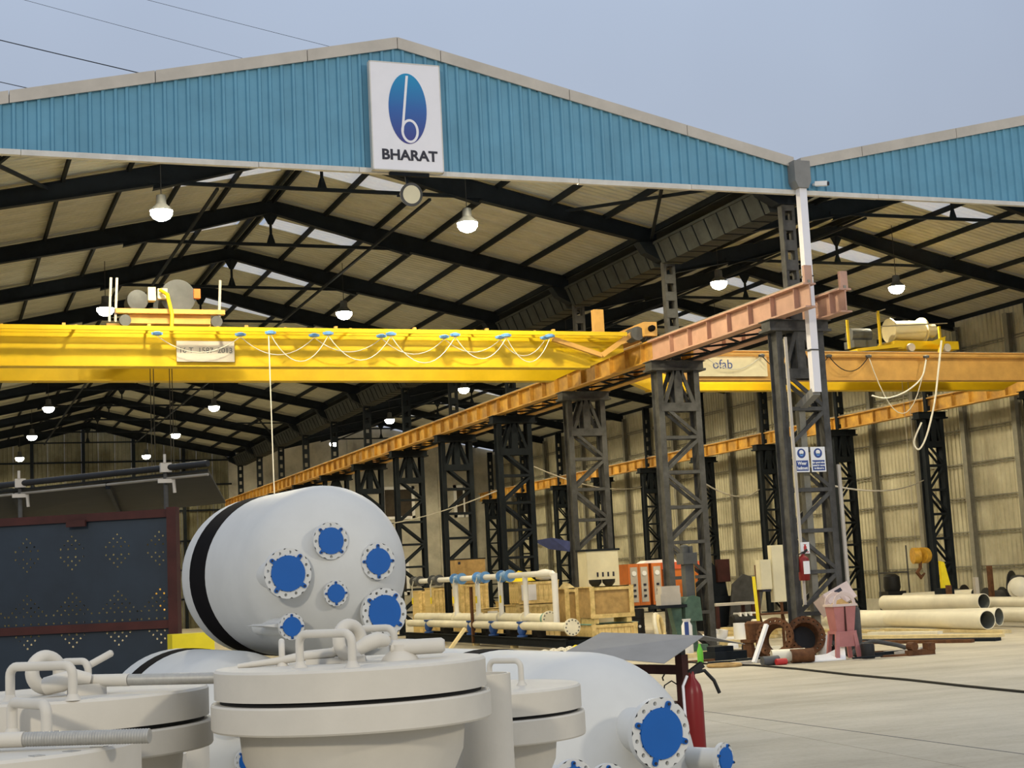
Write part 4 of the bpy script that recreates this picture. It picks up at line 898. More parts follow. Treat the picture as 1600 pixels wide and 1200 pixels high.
for i, px in enumerate((790, 752, 716, 681, 652)):
    y = sky_(px, SX, ZH); vb = wb_(MB().lathe([(.2, -.42), (.2, -.36), (.12, -.36), (.16, -.1), (.16, .1), (.12, .36), (.2, .36), (.2, .42)], (SX, y, ZH), (0, 1, 0), 18), 'header_valve', 'carrier_blue' if i < 3 else 'motor_grey', sk, 35)
    wb_(MB().tube([(SX-.15, y, ZH+.02), (SX-.22, y, ZH-.2), (SX-.22, y, ZH-.62)], .02, 6), 'lever', 'cable_white', vb)
    wb_(MB().tube([(SX-.22, y, ZH-.62), (SX-.22, y, ZH-.86)], .032, 6), 'lever_grip', 'yellow_tag', vb)
for px in (823, 778, 743, 676):
    y = sky_(px, SX-.15, .5); vb = wb_(MB().lathe([(.17, 0), (.17, .05), (.10, .07), (.15, .16), (.15, .30), (.10, .40), (.17, .43), (.17, .48)], (SX-.30, y, .36), (0, 0, 1), 18), 'drain_valve', 'valve_blue', sk, 35)
for px in (842, 800, 762, 697):
    y = sky_(px, SX+.1, .5); wb_(MB().box(SX-.05, SX+.25, y-.22, y+.22, .34, .74), 'support_block', 'black_stuff', sk)
wb_(MB().box(SX-.42, SX-.34, sky_(737, SX-.4)-.06, sky_(737, SX-.4)+.06, .1, 1.98), 'rust_post', 'rust', sk)
# ------------------------------------------------------------------ crates and boxes
def crate(label, x, depth, w, d, h_, z0=0.0, planks=7, face='timber', m='crate_wood', rz=0.0, blocks=False, cat='crate', lidmat=None):
    p = GX(x, depth); t = thing('wooden_crate', label, cat, (p.x, p.y, z0), rz, 'wooden crates'); b0 = 0.0
    if blocks:
        b0 = .16
        for s in (-1, 1): MB().box(s*w*.38-.08, s*w*.38+.08, -d/2, d/2, 0, b0).build('skid_block', m, t)
    MB().box(-w/2+.03, w/2-.03, -d/2+.03, d/2-.03, b0+.02, h_-.02).build('crate_core', face, t)
    pw = (w-.02)/planks
    if planks > 1:
        me = MB().box(.006, pw-.006, -.012, .012, b0+.03, h_-.03).mesh('plank')
        for i in range(planks): put('plank', me, m, t, (-w/2+.01+i*pw, -d/2+.012+random.uniform(-.004, .004), 0))
        nd = max(2, int(d/pw)); dw = d/nd; me2 = MB().box(-.012, .012, .006, dw-.006, b0+.03, h_-.03).mesh('plank')
        for i in range(nd): put('plank', me2, m, t, (-w/2+.012, -d/2+i*dw, 0)); put('plank', me2, m, t, (w/2-.012, -d/2+i*dw, 0))
    for z in (b0+.06, h_-.06): MB().box(-w/2-.01, w/2+.01, -d/2-.03, -d/2, z-.06, z+.06).build('batten', m, t)
    for s in (-1, 1): MB().box(s*(w/2-.07)-.07, s*(w/2-.07)+.07, -d/2-.032, -d/2-.002, b0, h_).build('batten', m, t)
    MB().box(-w/2-.03, w/2+.03, -d/2-.03, d/2+.03, h_-.03, h_).build('crate_lid', lidmat or m, t)
    return t
crate('low wooden box under the framed crate, draped with a teal sheet', 951, 45.4, 1.5, 1.0, .72, 0, 7, lidmat='teal')
crate('framed plywood crate with rounded corners standing on the teal-covered box', 950, 45.4, 1.42, .95, 1.10, .72, 1, 'ply', blocks=True)
crate('narrow framed crate left of the large plywood crate', 892, 46.8, .48, .6, 1.8, 0, 1, 'ply', blocks=True)
crate('wide plank crate behind the right end of the piping skid', 838, 52.4, 1.8, 1.0, 1.30, 0, 9)
k_ = crate('tall plank crate behind the middle of the piping skid', 770, 56.5, 1.3, 1.0, 1.15, 0, 7); MB().box(-.35, .05, -.55, -.535, .5, 1.05).build('paper_notice', 'white_pl', k_)
k_ = crate('plank crate standing on the wide crate behind the skid', 838, 52.5, 1.5, .9, .78, 1.30, 8); MB().box(-.65, -.1, -.50, -.485, .12, .66).build('paper_notice', 'sign_white', k_)
crate('tall narrow plank crate behind the left half of the skid', 693, 62.2, 1.2, .8, 2.0, 0, 7)
crate('leftmost plank crate behind the left end of the skid', 669, 64.4, 1.0, .9, 1.9, 0, 6)
crate('medium plank crate beside the skid, right of the tall narrow crate', 738, 58.8, 1.15, .9, 2.1, 0, 6)
crate('low plank crate between the tall and the wide crates behind the skid', 800, 62.6, 1.0, .9, 1.3, 0, 5)
crate('narrow pale crate at the far left behind the skid', 690, 69.0, .9, .9, 2.0, 0, 5)
p = GX(736, 58.8); t = thing('brown_carton', 'large brown board box on top of the crates behind the skid', 'box', (p.x, p.y, 2.1)); MB().box(-.62, .62, -.3, .3, 0, .95).build('box_body', 'ply', t); MB().box(-.64, .64, -.32, .32, .93, .97).build('lid', 'steel_dark', t); MB().box(-.5, -.4, -.31, -.3, .75, .85).build('tab', 'ink', t)
p = GX(852, 52.4); tag(MB().lathe([(.05, 0), (.3, .05), (.38, .2), (.25, .33), (.05, .38)], (0, 0, 0), (0, 0, 1), 9).build('wrapped_bundle', 'white_pl', None, 60), 'white plastic wrapped bundle on the upper crate', 'bundle').location = (p.x+.1, p.y, 2.08)
p = GX(818, 52.5); tag(MB().add([(-.45, -.3, 0), (.45, -.3, 0), (.45, .3, 0), (-.45, .3, 0), (-.1, -.1, .38), (.2, .05, .3)], [(3, 2, 1, 0), (0, 1, 5, 4), (1, 2, 5), (2, 3, 4, 5), (3, 0, 4)]).build('yellow_bag', 'yellow_tag'), 'small yellow bag behind the upper crate', 'bag').location = (p.x, p.y, 2.08)
p = GX(905, 58.0); tag(MB().add([(-.2, -.2, 0), (.2, -.2, 0), (.2, .2, 0), (-.2, .2, 0), (-.14, -.1, .18), (.14, .1, .14)], [(3, 2, 1, 0), (0, 1, 5, 4), (1, 2, 5), (2, 3, 4, 5), (3, 0, 4)]).build('timber_offcut', 'timber'), 'pale offcut lying on the narrow framed crate', 'timber').location = (GX(892, 46.8).x-.03, GX(892, 46.8).y, 1.8)
for i, x in enumerate((930, 951)):
    p = GX(x+6, 45.3); t = thing('black_bowl', 'small black bowl on the plywood crate, %s one' % ('left', 'right')[i], 'bowl', (p.x, p.y, 1.82), 0, 'bowls on the crate'); MB().lathe([(.10, 0), (.19, .10), (.2, .2), (.185, .2), (.17, .1), (.05, .03)], n=20, c1=False).build('bowl', 'black_stuff', t, 40)
p = GX(915, 41.2); tag(MB().add([(-.8, -.3, 0), (.8, -.35, 0), (.9, .3, 0), (-.7, .4, 0), (-.3, 0, .3), (.4, .05, .22)], [(3, 2, 1, 0), (0, 1, 5, 4), (1, 2, 5), (2, 3, 4, 5), (3, 0, 4)]).build('yellow_sheet', 'yellow_tag'), 'crumpled yellow sheet at the right end of the piping skid', 'sheet').location = (p.x, p.y, 0)
# cream cabinet
p = GX(942, 47.0); t = thing('control_cabinet', 'tall cream steel control cabinet standing behind the plywood crate', 'cabinet', (p.x, p.y, 0))
MB().box(-.55, .55, -.32, .32, 0, 2.9).build('body', 'cream', t); MB().box(-.53, .53, -.35, -.32, .1, 2.86).build('door', 'cream', t); MB().box(-.6, .6, -.36, .36, 2.9, 2.96).build('top', 'steel_dark', t)
for x in (-.2, -.02, .16, .34): MB().box(x-.025, x+.025, -.37, -.35, 2.1, 2.24).build('latch', 'ink', t)
# orange rectifiers on a steel bench
p = GX(1012, 55); t = thing('steel_bench', 'dark steel bench carrying the orange welding rectifiers', 'bench', (p.x, p.y, 0))
MB().box(-1.0, 2.2, -.5, .6, .92, 1.0).build('bench_top', 'steel_dark', t)
for x in (-.95, .6, 2.1):
    for y in (-.45, .5): MB().box(x-.05, x+.05, y-.05, y+.05, 0, .92).build('leg', 'steel_dark', t)
for i, x in enumerate((987, 1006, 1030)):
    p2 = GX(x, 54.9); t = thing('welding_rectifier', '%s orange welding rectifier from the left on the bench' % ORD[i], 'welder', (p2.x, p.y, 1.0), 0, 'orange welding rectifiers')
    MB().box(-.20, .20, -.35, .45, 0, 1.5).build('case', 'orange', t); MB().box(-.14, .14, -.37, -.35, .12, 1.38).build('front_panel', 'flashing', t)
    MB().lathe([(.09, 0), (.09, .03)], (0, -.37, 1.15), (0, -1, 0), 14).build('dial', 'white_pl', t)
    for z in (.7, .5, .3): MB().box(-.05, .05, -.4, -.37, z, z+.08).build('socket', 'ink', t)
p2 = GX(1072, 55.2); t = thing('welding_rectifier', 'wide orange welding rectifier at the right end of the bench', 'welder', (p2.x-.05, p.y, 1.0), 0, 'orange welding rectifiers')
MB().box(-.75, .75, -.35, .45, 0, 1.25).build('case', 'orange', t); MB().box(-.8, .8, -.4, .5, 1.25, 1.5).build('top_cover', 'red_orange', t); MB().lathe([(.05, 0), (.05, .04)], (-.4, -.35, .45), (0, -1, 0), 12).build('dial', 'white_pl', t)
p2 = GX(1005, 55.0); tag(MB().prism([(-.9, 0), (.5, 0), (.4, .12), (-.7, .10)], -.3, .3).build('paper_stack', 'white_pl'), 'white papers lying on top of the orange rectifiers', 'paper').location = (p2.x+.9, p.y+.05, 2.5)
p2 = GX(994, 52); t = thing('black_drum', 'black drum in front of the orange rectifiers', 'drum', (p2.x, p2.y, 0)); MB().lathe([(.31, 0), (.33, .03), (.32, .3), (.335, .32), (.32, .34), (.32, .6), (.335, .62), (.32, .64), (.33, .92), (.3, .95)], n=24).build('drum_body', 'black_stuff', t, 35); MB().lathe([(.05, 0), (.05, .02)], (0, -.34, .35), (0, -1, 0), 10).build('bung', 'white_pl', t)
# pillar drill
p = GX(1082, 40.5); t = thing('pillar_drill', 'green pillar drilling machine in front of the second middle column', 'machine', (p.x, p.y, 0))
MB().box(-.32, .32, -.3, .35, 0, .18).build('base', 'machine_green', t); MB().lathe([(.17, .18), (.15, .8)], n=18).build('pedestal', 'machine_green', t)
MB().prism([(-.26, .8), (.26, .8), (.22, 1.42), (.05, 1.48), (-.12, 1.45), (-.24, 1.3)], -.22, .22).build('gear_housing', 'machine_green', t)
MB().box(-.12, .14, -.12, .12, 1.45, 2.35).build('column', 'motor_grey', t); MB().box(.14, .17, -.1, .1, 1.45, 2.35).build('column_strip', 'hook_amber', t)
MB().box(-.2, .22, -.2, .2, 2.32, 2.62).lathe([(.1, 0), (.12, .2), (.06, .24)], (-.05, 0, 2.6), (0, 0, 1), 12).lathe([(.08, 0), (.08, .2)], (.12, 0, 2.6), (0, 0, 1), 12).build('motor_head', 'motor_grey', t)
MB().box(-1.05, -.2, -.25, .25, 1.18, 1.26).build('table', 'steel_dark', t); MB().prism([(-.5, .55), (-.32, .55), (-.3, 1.18), (-.62, 1.18)], -.12, .12).box(-.5, -.3, -.14, .14, 0, .55).build('table_arm', 'machine_green', t)
p3 = GX(1047, 40.3); tag(MB().box(-.30, .30, -.15, .15, 0, .30).box(-.25, .3, -.12, .12, .3, .5).build('grey_box', 'flashing'), 'small grey and white box on the drill table', 'box').location = (p.x-.62, p.y, 1.26)
t = thing('cement_bag', 'upright white and purple paper bag at the foot of the drill', 'bag', (GX(1076, 38.5).x, GX(1076, 38.5).y, 0)); MB().lathe([(.10, 0), (.14, .05), (.14, .75), (.09, .85), (.12, .92)], n=10).build('bag_body', 'white_pl', t, 40); MB().box(-.13, -.02, -.145, -.12, .25, .85).build('print', 'sign_blue', t)
# wheel-like hose reel left of the drill, white fittings
p = GX(1030, 46); t = thing('hose_coil', 'cream coiled hose leaning left of the drill', 'hose', (p.x, p.y, 0))
MB().torus((0, 0, .48), (.75, -.6, .15), .40, .07, 28, 10).build('coil', 'white_pipe', t, 60); MB().torus((.06, -.05, .48), (.75, -.6, .15), .34, .06, 28, 10).build('coil', 'timber', t, 60)
for i, (x, dd, z, a_) in enumerate(((1106, 44, .10, 0), (1120, 43.3, .10, 1), (1131, 44.2, .05, 2), (1143, 43.0, .05, 3))):
    p = GX(x, dd); tag(MB().tube([(-.22, 0, 0), (-.06, 0, 0), (.08, -.03, .03), (.17, -.08, .13), (.19, -.1, .28)] if i < 2 else [(-.35, 0, 0), (.35, -.15, 0)], .14 if i < 2 else .09, 14).build('pipe_fitting', 'white_pl', None, 40), ['upper white pipe elbow in the heap right of the drill', 'lower white pipe elbow in the heap right of the drill', 'short white pipe on the heap right of the drill', 'short white pipe lying lowest right of the drill'][i], 'pipe fitting', 'white pipe fittings').location = (p.x, p.y, z+.04)
p = GX(1157, 42); tag(MB().lathe([(.15, .0), (.165, 0), (.165, .45), (.15, .45), (.15, .02)], n=26, c0=False, c1=False).build('pipe_ring', 'white_pl', None, 40), 'short white pipe piece standing upright right of the heap', 'pipe').location = (p.x, p.y, .18)
p = GX(1157, 42); tag(MB().box(-.5, .5, -.3, .3, 0, .18).build('timber_baulk', 'timber'), 'timber baulk under the upright white pipe piece', 'timber').location = (p.x, p.y, 0)
# timbers
for i in range(7):
    a_, c_ = GX(1112+3*i, 47.5+.4*(i % 3)), GX(1214+2*i, 45.5+.4*(i % 3)); z = .06+.11*(i//3)
    tag(MB().bar((a_.x, a_.y, z), (c_.x, c_.y, z), .20, .10).build('timber_plank', 'timber'), '%s pale timber plank in the stack behind the rusty rings' % ORD[i], 'plank', 'timber planks behind the rusty rings')
for i, (x0, x1, dd, z) in enumerate(((1180, 1235, 44.6, .52), (1178, 1212, 45.5, .52), (1183, 1240, 44.9, .52))):
    a_, c_ = GX(x0, dd), GX(x1, dd-.6); tag(MB().tube([(a_.x, a_.y, z), (c_.x, c_.y, z)], .085, 12).build('white_tube', 'white_pipe', None, 40), '%s cream tube lying on the timber stack' % ('front', 'back', 'middle')[i], 'pipe', 'cream tubes on the timber')
# rust table with dark gear and grey slab
p = GX(1150, 50); t = thing('work_table', 'low rust-brown work table behind the timber stack', 'table', (p.x, p.y, 0))
MB().box(-.9, .6, -.4, .4, .95, 1.03).build('table_top', 'flashing', t)
for x in (-.82, .52):
    for y in (-.34, .34): MB().box(x-.05, x+.05, y-.05, y+.05, 0, .95).build('leg', 'rust_red', t)
p = GX(1163, 49.0); t = thing('motor_unit', 'black motor unit with white fins in front of the work table', 'machine', (p.x, p.y, .3)); MB().lathe([(.14, 0), (.2, .05), (.2, .8), (.14, .85)], (-.45, 0, .18), (1, 0, 0), 18).box(-.5, .5, -.2, .2, -.30, .02).build('motor', 'black_stuff', t, 40)
for x in (-.2, 0, .2, .35): MB().box(x-.03, x+.03, -.22, .22, .3, .42).build('fin', 'white_pl', t)
p = GX(1170, 53.5); tag(MB().prism([(-.8, 0), (.35, 0), (.75, 1.65), (-.1, 1.95), (-.55, 1.6)], -.04, .04).build('steel_plate', 'steel_grey'), 'grey steel plate offcut leaning behind the work table', 'plate').location = (p.x, p.y, 0)
p = GX(1118, 54); t = thing('dark_machine', 'dark red and black machine beside the right wall, behind the drill', 'machine', (p.x, p.y, 0)); MB().box(-.6, .5, -.4, .4, 0, 1.2).prism([(-.55, 1.2), (.45, 1.2), (.3, 2.2), (-.3, 2.4)], -.3, .3).build('body', 'steel_dark', t); MB().box(.0, .5, -.45, -.3, 1.7, 2.5).build('guard', 'rust_red', t)
# distribution boards on a stand left of the front column
p = GX(1203, 40); t = thing('board_stand', 'rusty angle-iron stand under the cream distribution boards', 'stand', (p.x, p.y, 0))
for x in (-.25, .45): MB().bar((x, 0, 0), (x, 0, 2.2), .06, .06, (0, 1, 0)).build('upright', 'rust', t); MB().bar((x, -.4, 0), (x, 0, .9), .05, .05).build('strut', 'rust', t)
MB().box(-.45, .6, -.25, .02, .88, .93).build('shelf', 'rust', t)
t = thing('distribution_board', 'square cream distribution board, left of the long one', 'electrical box', (p.x-.12, p.y-.05, 1.55)); MB().box(-.17, .17, -.22, 0, 0, .78).build('case', 'cream', t); MB().box(-.15, .15, -.235, -.22, .03, .75).build('door', 'cream', t); MB().box(-.12, .14, -.2, -.02, -.06, 0).build('gland_plate', 'ink', t)
t = thing('distribution_board', 'long cream distribution board nearest the front column', 'electrical box', (p.x+.30, p.y-.05, 1.2)); MB().box(-.19, .19, -.16, 0, 0, 1.5).build('case', 'cream', t); MB().box(-.17, .17, -.175, -.16, .03, 1.47).build('door', 'cream', t)
p = GX(1190, 39); tag(MB().bar((p.x, p.y, 0), (p.x+.03, p.y+.2, 1.9), .07, .05).build('yellow_bar', 'yellow_tag'), 'yellow bar leaning beside the distribution boards', 'bar')
# rusty flange rings by the front column
for i, (x, dd, r, ax_, lab) in enumerate(((1214, 34.7, .455, (-.75, -.6, .22), 'rusty ring with bolt holes leaning at left by the front column'), (1261, 34.8, .46, (-.25, -.9, .3), 'rusty ring with a dark bore leaning at right by the front column'))):
    p = GX(x, dd); t = thing('rusty_flange', lab, 'flange', (p.x, p.y, 0), 0, 'rusty flanges'); D = Vector(ax_).normalized(); o_ = Vector((0, 0, r*math.sqrt(1-D.z**2)+.07))
    MB().holed_ring(r*.66, r, .022, 20, .06, o_, D).build('flange_ring', 'rust', t, 40)
    MB().lathe([(r*.70, -.30), (r*.78, 0), (r*.66, .0), (r*.60, -.30)], o_, D, 36, False, False).build('neck', 'rust', t, 40)
    if i: MB().lathe([(r*.64, -.25), (r*.64, -.2)], o_, D, 30).build('bore_plate', 'black_stuff', t)
# bins
p = GX(1319, 33.9); t = thing('plastic_stool', 'faded red plastic stool carrying the litter bin', 'stool', (p.x, p.y, 0), R(-8))
for sx_ in (-1, 1):
    for sy in (-1, 1): MB().bar((sx_*.27, sy*.24, 0), (sx_*.20, sy*.18, .62), .09, .07, (0, 1, 0)).build('leg', 'bin_pink', t)
MB().box(-.25, .25, -.22, .22, .56, .62).box(-.22, .22, -.215, -.195, .28, .56).build('seat', 'bin_pink', t)
t = thing('litter_bin', 'faded red plastic litter bin with an arched opening, on the stool', 'bin', (p.x, p.y, .62), R(-8))
MB().add([(-.21, -.19, 0), (.21, -.19, 0), (.21, .19, 0), (-.21, .19, 0), (-.27, -.23, .56), (.27, -.23, .56), (.27, .23, .56), (-.27, .23, .56)], [(3, 2, 1, 0), (0, 1, 5, 4), (1, 2, 6, 5), (2, 3, 7, 6), (3, 0, 4, 7)]).build('tub', 'bin_pink', t)
MB().box(-.015, .015, -.235, -.2, .0, .56).build('rib', 'rust_red', t); MB().box(-.30, .30, -.26, .26, .55, .60).build('rim', 'bin_white', t)
mb = MB()
for s in (-.24, .2):
    arc = [(.27*math.cos(R(g)), .60+.27*math.sin(R(g))) for g in range(0, 181, 15)]+[(.20*math.cos(R(g)), .60+.19*math.sin(R(g))) for g in range(180, -1, -15)]
    k = len(arc)//2
    for j in range(k-1):
        q_ = [arc[j], arc[j+1], arc[2*k-2-j], arc[2*k-1-j]]; mb.add([(x, s, z) for x, z in q_]+[(x, s+.04, z) for x, z in q_], [(0, 1, 2, 3), (7, 6, 5, 4), (0, 4, 5, 1), (2, 6, 7, 3)])
mb.build('arched_lid', 'bin_white', t)
MB().add([(-.2, -.1, .58), (.2, -.12, .58), (.18, .15, .58), (-.2, .14, .58), (.05, 0, .72), (-.08, .02, .68)], [(0, 1, 4, 5), (1, 2, 4), (2, 3, 5, 4), (3, 0, 5)]).build('litter', 'ply', t)
p = GX(1322, 35.2); t = thing('plastic_crate', 'pale pink plastic basket tipped behind the litter bin', 'basket', (p.x-.05, p.y, 1.12)); t.rotation_euler = (R(-25), R(-20), R(10))
MB().box(-.40, .40, -.22, .22, 0, .05).box(-.40, .40, -.24, -.2, 0, .42).box(-.40, .40, .2, .24, 0, .42).box(-.42, -.38, -.22, .22, 0, .42).box(.38, .42, -.22, .22, 0, .42).build('tub', 'bin_white', t); MB().box(-.08, .12, -.26, -.24, .28, .36).build('hand_hole', 'ink', t)
tag(MB().lathe([(.16, 0), (.22, .06), (.22, 1.05), (.18, 1.12)], n=18).build('grey_drum', 'steel_grey', None, 40), 'grey drum propping the basket behind the litter bin', 'drum').location = (GX(1334, 34.75).x, GX(1334, 34.75).y, 0)
# big cream pipes at right
def big_pipe(a_, c_, r, label, cap=False):
    a_, c_ = Vector(a_), Vector(c_); d = (c_-a_).normalized(); t = thing('steel_pipe', label, 'pipe', (a_.x, a_.y, 0), 0, 'cream pipes lying at right')
    mb = MB(); L = (c_-a_).length; mb.lathe([(r-.018, .02), (r-.018, L), (r, L), (r, 0), (r-.018, 0), (r-.018, .02)], a_-t.location, d, 30, False, False); mb.build('pipe_wall', 'white_pipe', t, 40)
    MB().lathe([(r-.019, .01), (r-.019, L-.01)], a_-t.location, d, 28, False, False).build('bore', 'pipe_bore', t, 40)
    MB().lathe([(r-.02, 0), (r-.02, .02)], a_+d*L*.45-t.location, d, 24).build('inner_stop', 'black_stuff', t)
g0, g1 = G(1300, 983), G(1545, 989)
big_pipe((g0.x, g0.y, .36), (g1.x, g1.y, .36), .265, 'nearest long cream pipe lying behind the litter bin')
e0, e1 = GX(1330, 47.8), GX(1563, 44.0); big_pipe((e0.x, e0.y, .36), (e1.x, e1.y, .36), .265, 'second long cream pipe, just behind the nearest one')
e0, e1 = GX(1385, 51), GX(1541, 46.6); big_pipe((e0.x, e0.y, .74), (e1.x, e1.y, .74), .25, 'cream pipe lying on top of the pile of long pipes')
e0, e1 = GX(1390, 51.5), GX(1520, 48.2); big_pipe((e0.x, e0.y, .30), (e1.x, e1.y, .30), .20, 'lower cream pipe hidden between the long pipes')
e0, e1 = GX(1416, 56), GX(1525, 54); big_pipe((e0.x, e0.y, .72), (e1.x, e1.y, .78), .21, 'shorter cream pipe behind the pile, near the wall column')
e0, e1 = GX(1530, 50), GX(1680, 45); big_pipe((e0.x, e0.y, .62), (e1.x, e1.y, .62), .19, 'cream pipe running out of the frame at the right edge, upper one')
e0, e1 = GX(1556, 46), GX(1700, 41.5); big_pipe((e0.x, e0.y, .36), (e1.x, e1.y, .36), .22, 'cream pipe running out of the frame at the right edge, lower one')
p = GX(1597, 50.5); tag(MB().lathe([(.38, 0), (.38, .06), (.30, .06), (.34, .3), (.2, .42), (.02, .46)], (0, 0, .0), (-.5, -.8, .2), 26).build('dished_end', 'white_pipe', None, 40), 'cream dished pipe cap by the cable reels at the right edge', 'pipe cap').location = (p.x, p.y, .62+.38)
for i, (x, dd, z) in enumerate(((1340, 46.4, .09), (1440, 44.6, .09), (1530, 42.6, .09))):
    p = GX(x, dd); tag(MB().box(p.x-.15, p.x+.15, p.y-1.2, p.y+1.9, 0, .09).build('sleeper', 'timber'), '%s timber sleeper under the long cream pipes, from the left' % ORD[i], 'timber', 'sleepers under the pipes')
for i, (x, dd, h_, m_) in enumerate(((1487, 49.5, 1.25, 'rust'), (1530, 50.6, 1.45, 'flashing'), (1553, 51.5, 1.8, 'rust'))):
    p = GX(x, dd); tag(MB().box(p.x-.07, p.x+.07, p.y-.07, p.y+.07, 0, h_).build('stake', m_), '%s upright stake holding the pipe pile, from the left' % ORD[i], 'stake', 'stakes at the pipe pile')
# flat bars and planks on the floor in front of the pipes
for i, (x0, d0, x1, d1, w, m_, z) in enumerate(((1338, 41.5, 1566, 38.6, .30, 'timber', .10), (1340, 40.6, 1560, 38.0, .35, 'steel_dark', .04), (1345, 39.8, 1520, 37.8, .22, 'rust', .04), (1360, 41.8, 1470, 40.2, .25, 'white_pipe', .17))):
    a_, c_ = GX(x0, d0), GX(x1, d1); tag(MB().bar((a_.x, a_.y, z), (c_.x, c_.y, z), w, .08).build('flat_bar', m_), ['long pale plank on the floor before the pipes', 'long dark steel bar on the floor before the pipes', 'rusty flat bar on the floor right of the litter bin', 'short cream strip lying on the plank before the pipes'][i], 'bar', 'bars before the pipes')
# cable reels
for i, (x, dd, r, lab, ax_) in enumerate(((1557, 53, .52, 'dark cable reel behind the pipes, left one', (1, -.25, 0)), (1600, 52, .80, 'large dark cable reel at the right edge', (.6, -.8, 0)), (1500, 56.5, .55, 'grey reel leaning at the wall behind the wall column', (.5, -.85, .1)))):
    p = GX(x, dd); t = thing('cable_reel', lab, 'reel', (p.x, p.y, 0), 0, 'cable reels'); o_ = Vector((0, 0, r)); D = Vector(ax_).normalized()
    for s in (-.32, .27): MB().lathe([(.05, s), (r, s), (r, s+.05), (.05, s+.05)], o_, D, 26).build('reel_flange', 'black_stuff', t, 30)
    MB().lathe([(r*.78, -.27), (r*.8, -.1), (r*.78, .1), (r*.8, .27)], o_, D, 24).build('wound_cable', 'steel_grey', t, 50)
p = GX(1398, 57); t = thing('wall_machine', 'dark machine in a pipe frame against the right wall', 'machine', (p.x, p.y, 0)); MB().box(-.4, .4, -.3, .3, 0, 1.0).lathe([(.25, 0), (.32, .2), (.3, .6), (.15, .7)], (0, 0, .95), (0, 0, 1), 14).build('body', 'black_stuff', t, 40)
for x in (-.75, .55): MB().tube([(x, -.3, 0), (x, -.3, 2.7)], .03, 8).build('frame_pole', 'steel_grey', t)
MB().tube([(-.75, -.3, 1.7), (.55, -.3, 1.7)], .025, 8).build('frame_rail', 'steel_grey', t)
p = GX(1478, 50.2); tag(MB().prism([(-.05, 0), (.3, 0), (.1, .85), (-.05, .9)], -.06, .06).build('yellow_bracket', 'yellow_tag'), 'yellow bracket standing on the pipe pile by the wall column', 'bracket').location = (p.x, p.y, 1.15)
tag(MB().box(-.25, .25, -.2, .2, 0, 1.15).build('support_box', 'steel_dark'), 'dark box under the yellow bracket behind the pipes', 'box').location = (p.x+.05, p.y, 0)
# scrap round the bins
def scrap(name, mb, m_, label, cat, x, dd, z=0, sm=None): o = mb.build(name, m_, None, sm); p = GX(x, dd); o.location = (p.x, p.y, z); tag(o, label, cat, 'scrap round the litter bin'); return o
scrap('pipe_piece', MB().lathe([(.13, 0), (.15, 0), (.15, .75), (.13, .75), (.13, 0)], (-.35, 0, .16), (1, -.35, 0), 20, False, False), 'white_pipe', 'short cream pipe with a dark bore before the rusty rings', 'pipe', 1228, 33.5, 0, 40)
scrap('pipe_piece', MB().lathe([(.12, 0), (.15, 0), (.15, .5), (.12, .5), (.12, 0)], (-.2, 0, .16), (1, -.35, 0), 20, False, False), 'rust', 'short rusty pipe before the right rusty ring', 'pipe', 1249, 33.3, 0, 40)
scrap('white_bar', MB().bar((-.28, -.1, .05), (.22, .1, .85), .09, .07), 'white_pl', 'white bar leaning against the left rusty ring', 'bar', 1192, 33.6)
scrap('red_tin', MB().lathe([(.06, -.13), (.07, -.12), (.07, .12), (.06, .13)], (0, 0, .07), (1, 0, 0), 16), 'sign_red', 'small red tin lying before the rusty rings', 'tin', 1221, 32.9, 0, 40)
scrap('grey_tin', MB().lathe([(.1, -.2), (.1, .2)], (0, 0, .1), (1, 0, 0), 16), 'motor_grey', 'small grey tin lying left of the red one', 'tin', 1204, 33.0, 0, 40)
scrap('black_can', MB().lathe([(.14, 0), (.15, .03), (.15, .30), (.13, .33)], n=18), 'black_stuff', 'black can standing right of the litter bin stool', 'can', 1357, 33.6, 0, 40)
scrap('white_sheet', MB().add([(-.5, -.1, 0), (.6, -.15, 0), (.75, .1, .3), (.3, .15, .12), (-.4, .2, .08), (-.5, -.1, -.02), (.6, -.15, -.02)], [(0, 1, 3, 4), (1, 2, 3), (0, 5, 6, 1)]), 'white_pl', 'crumpled white sheet left of the litter bin stool', 'sheet', 1280, 33.5, .02)
for i in range(9):
    x = 1352+random.uniform(0, 70); dd = 33.2+random.uniform(0, 2.2); L = random.uniform(.5, 1.6); g = random.uniform(-.35, .15)
    scrap('steel_offcut', MB().bar((-L/2*math.cos(g), -L/2*math.sin(g), .05), (L/2*math.cos(g), L/2*math.sin(g), .05+.02*(i % 3)), random.uniform(.06, .16), random.uniform(.03, .08)), ('rust', 'steel_dark', 'flashing')[i % 3], '%s steel offcut in the scrap right of the litter bin' % ORD[i], 'offcut', x, dd)
scrap('bent_hose', MB().tube([(-.6, 0, .05), (-.3, .1, .25), (.1, .1, .32), (.6, -.1, .2), (1.0, -.2, .05)], .05, 8), 'steel_grey', 'bent grey hose arching right of the litter bin', 'hose', 1365, 34.6, 0, 60)
scrap('rust_clamp', MB().box(-.35, .35, -.08, .08, 0, .12).box(.15, .35, -.1, .1, .1, .26).lathe([(.1, -.1), (.1, .1)], (-.2, 0, .2), (0, 1, 0), 12), 'rust', 'rusty clamp at the right end of the scrap', 'clamp', 1438, 33.9)
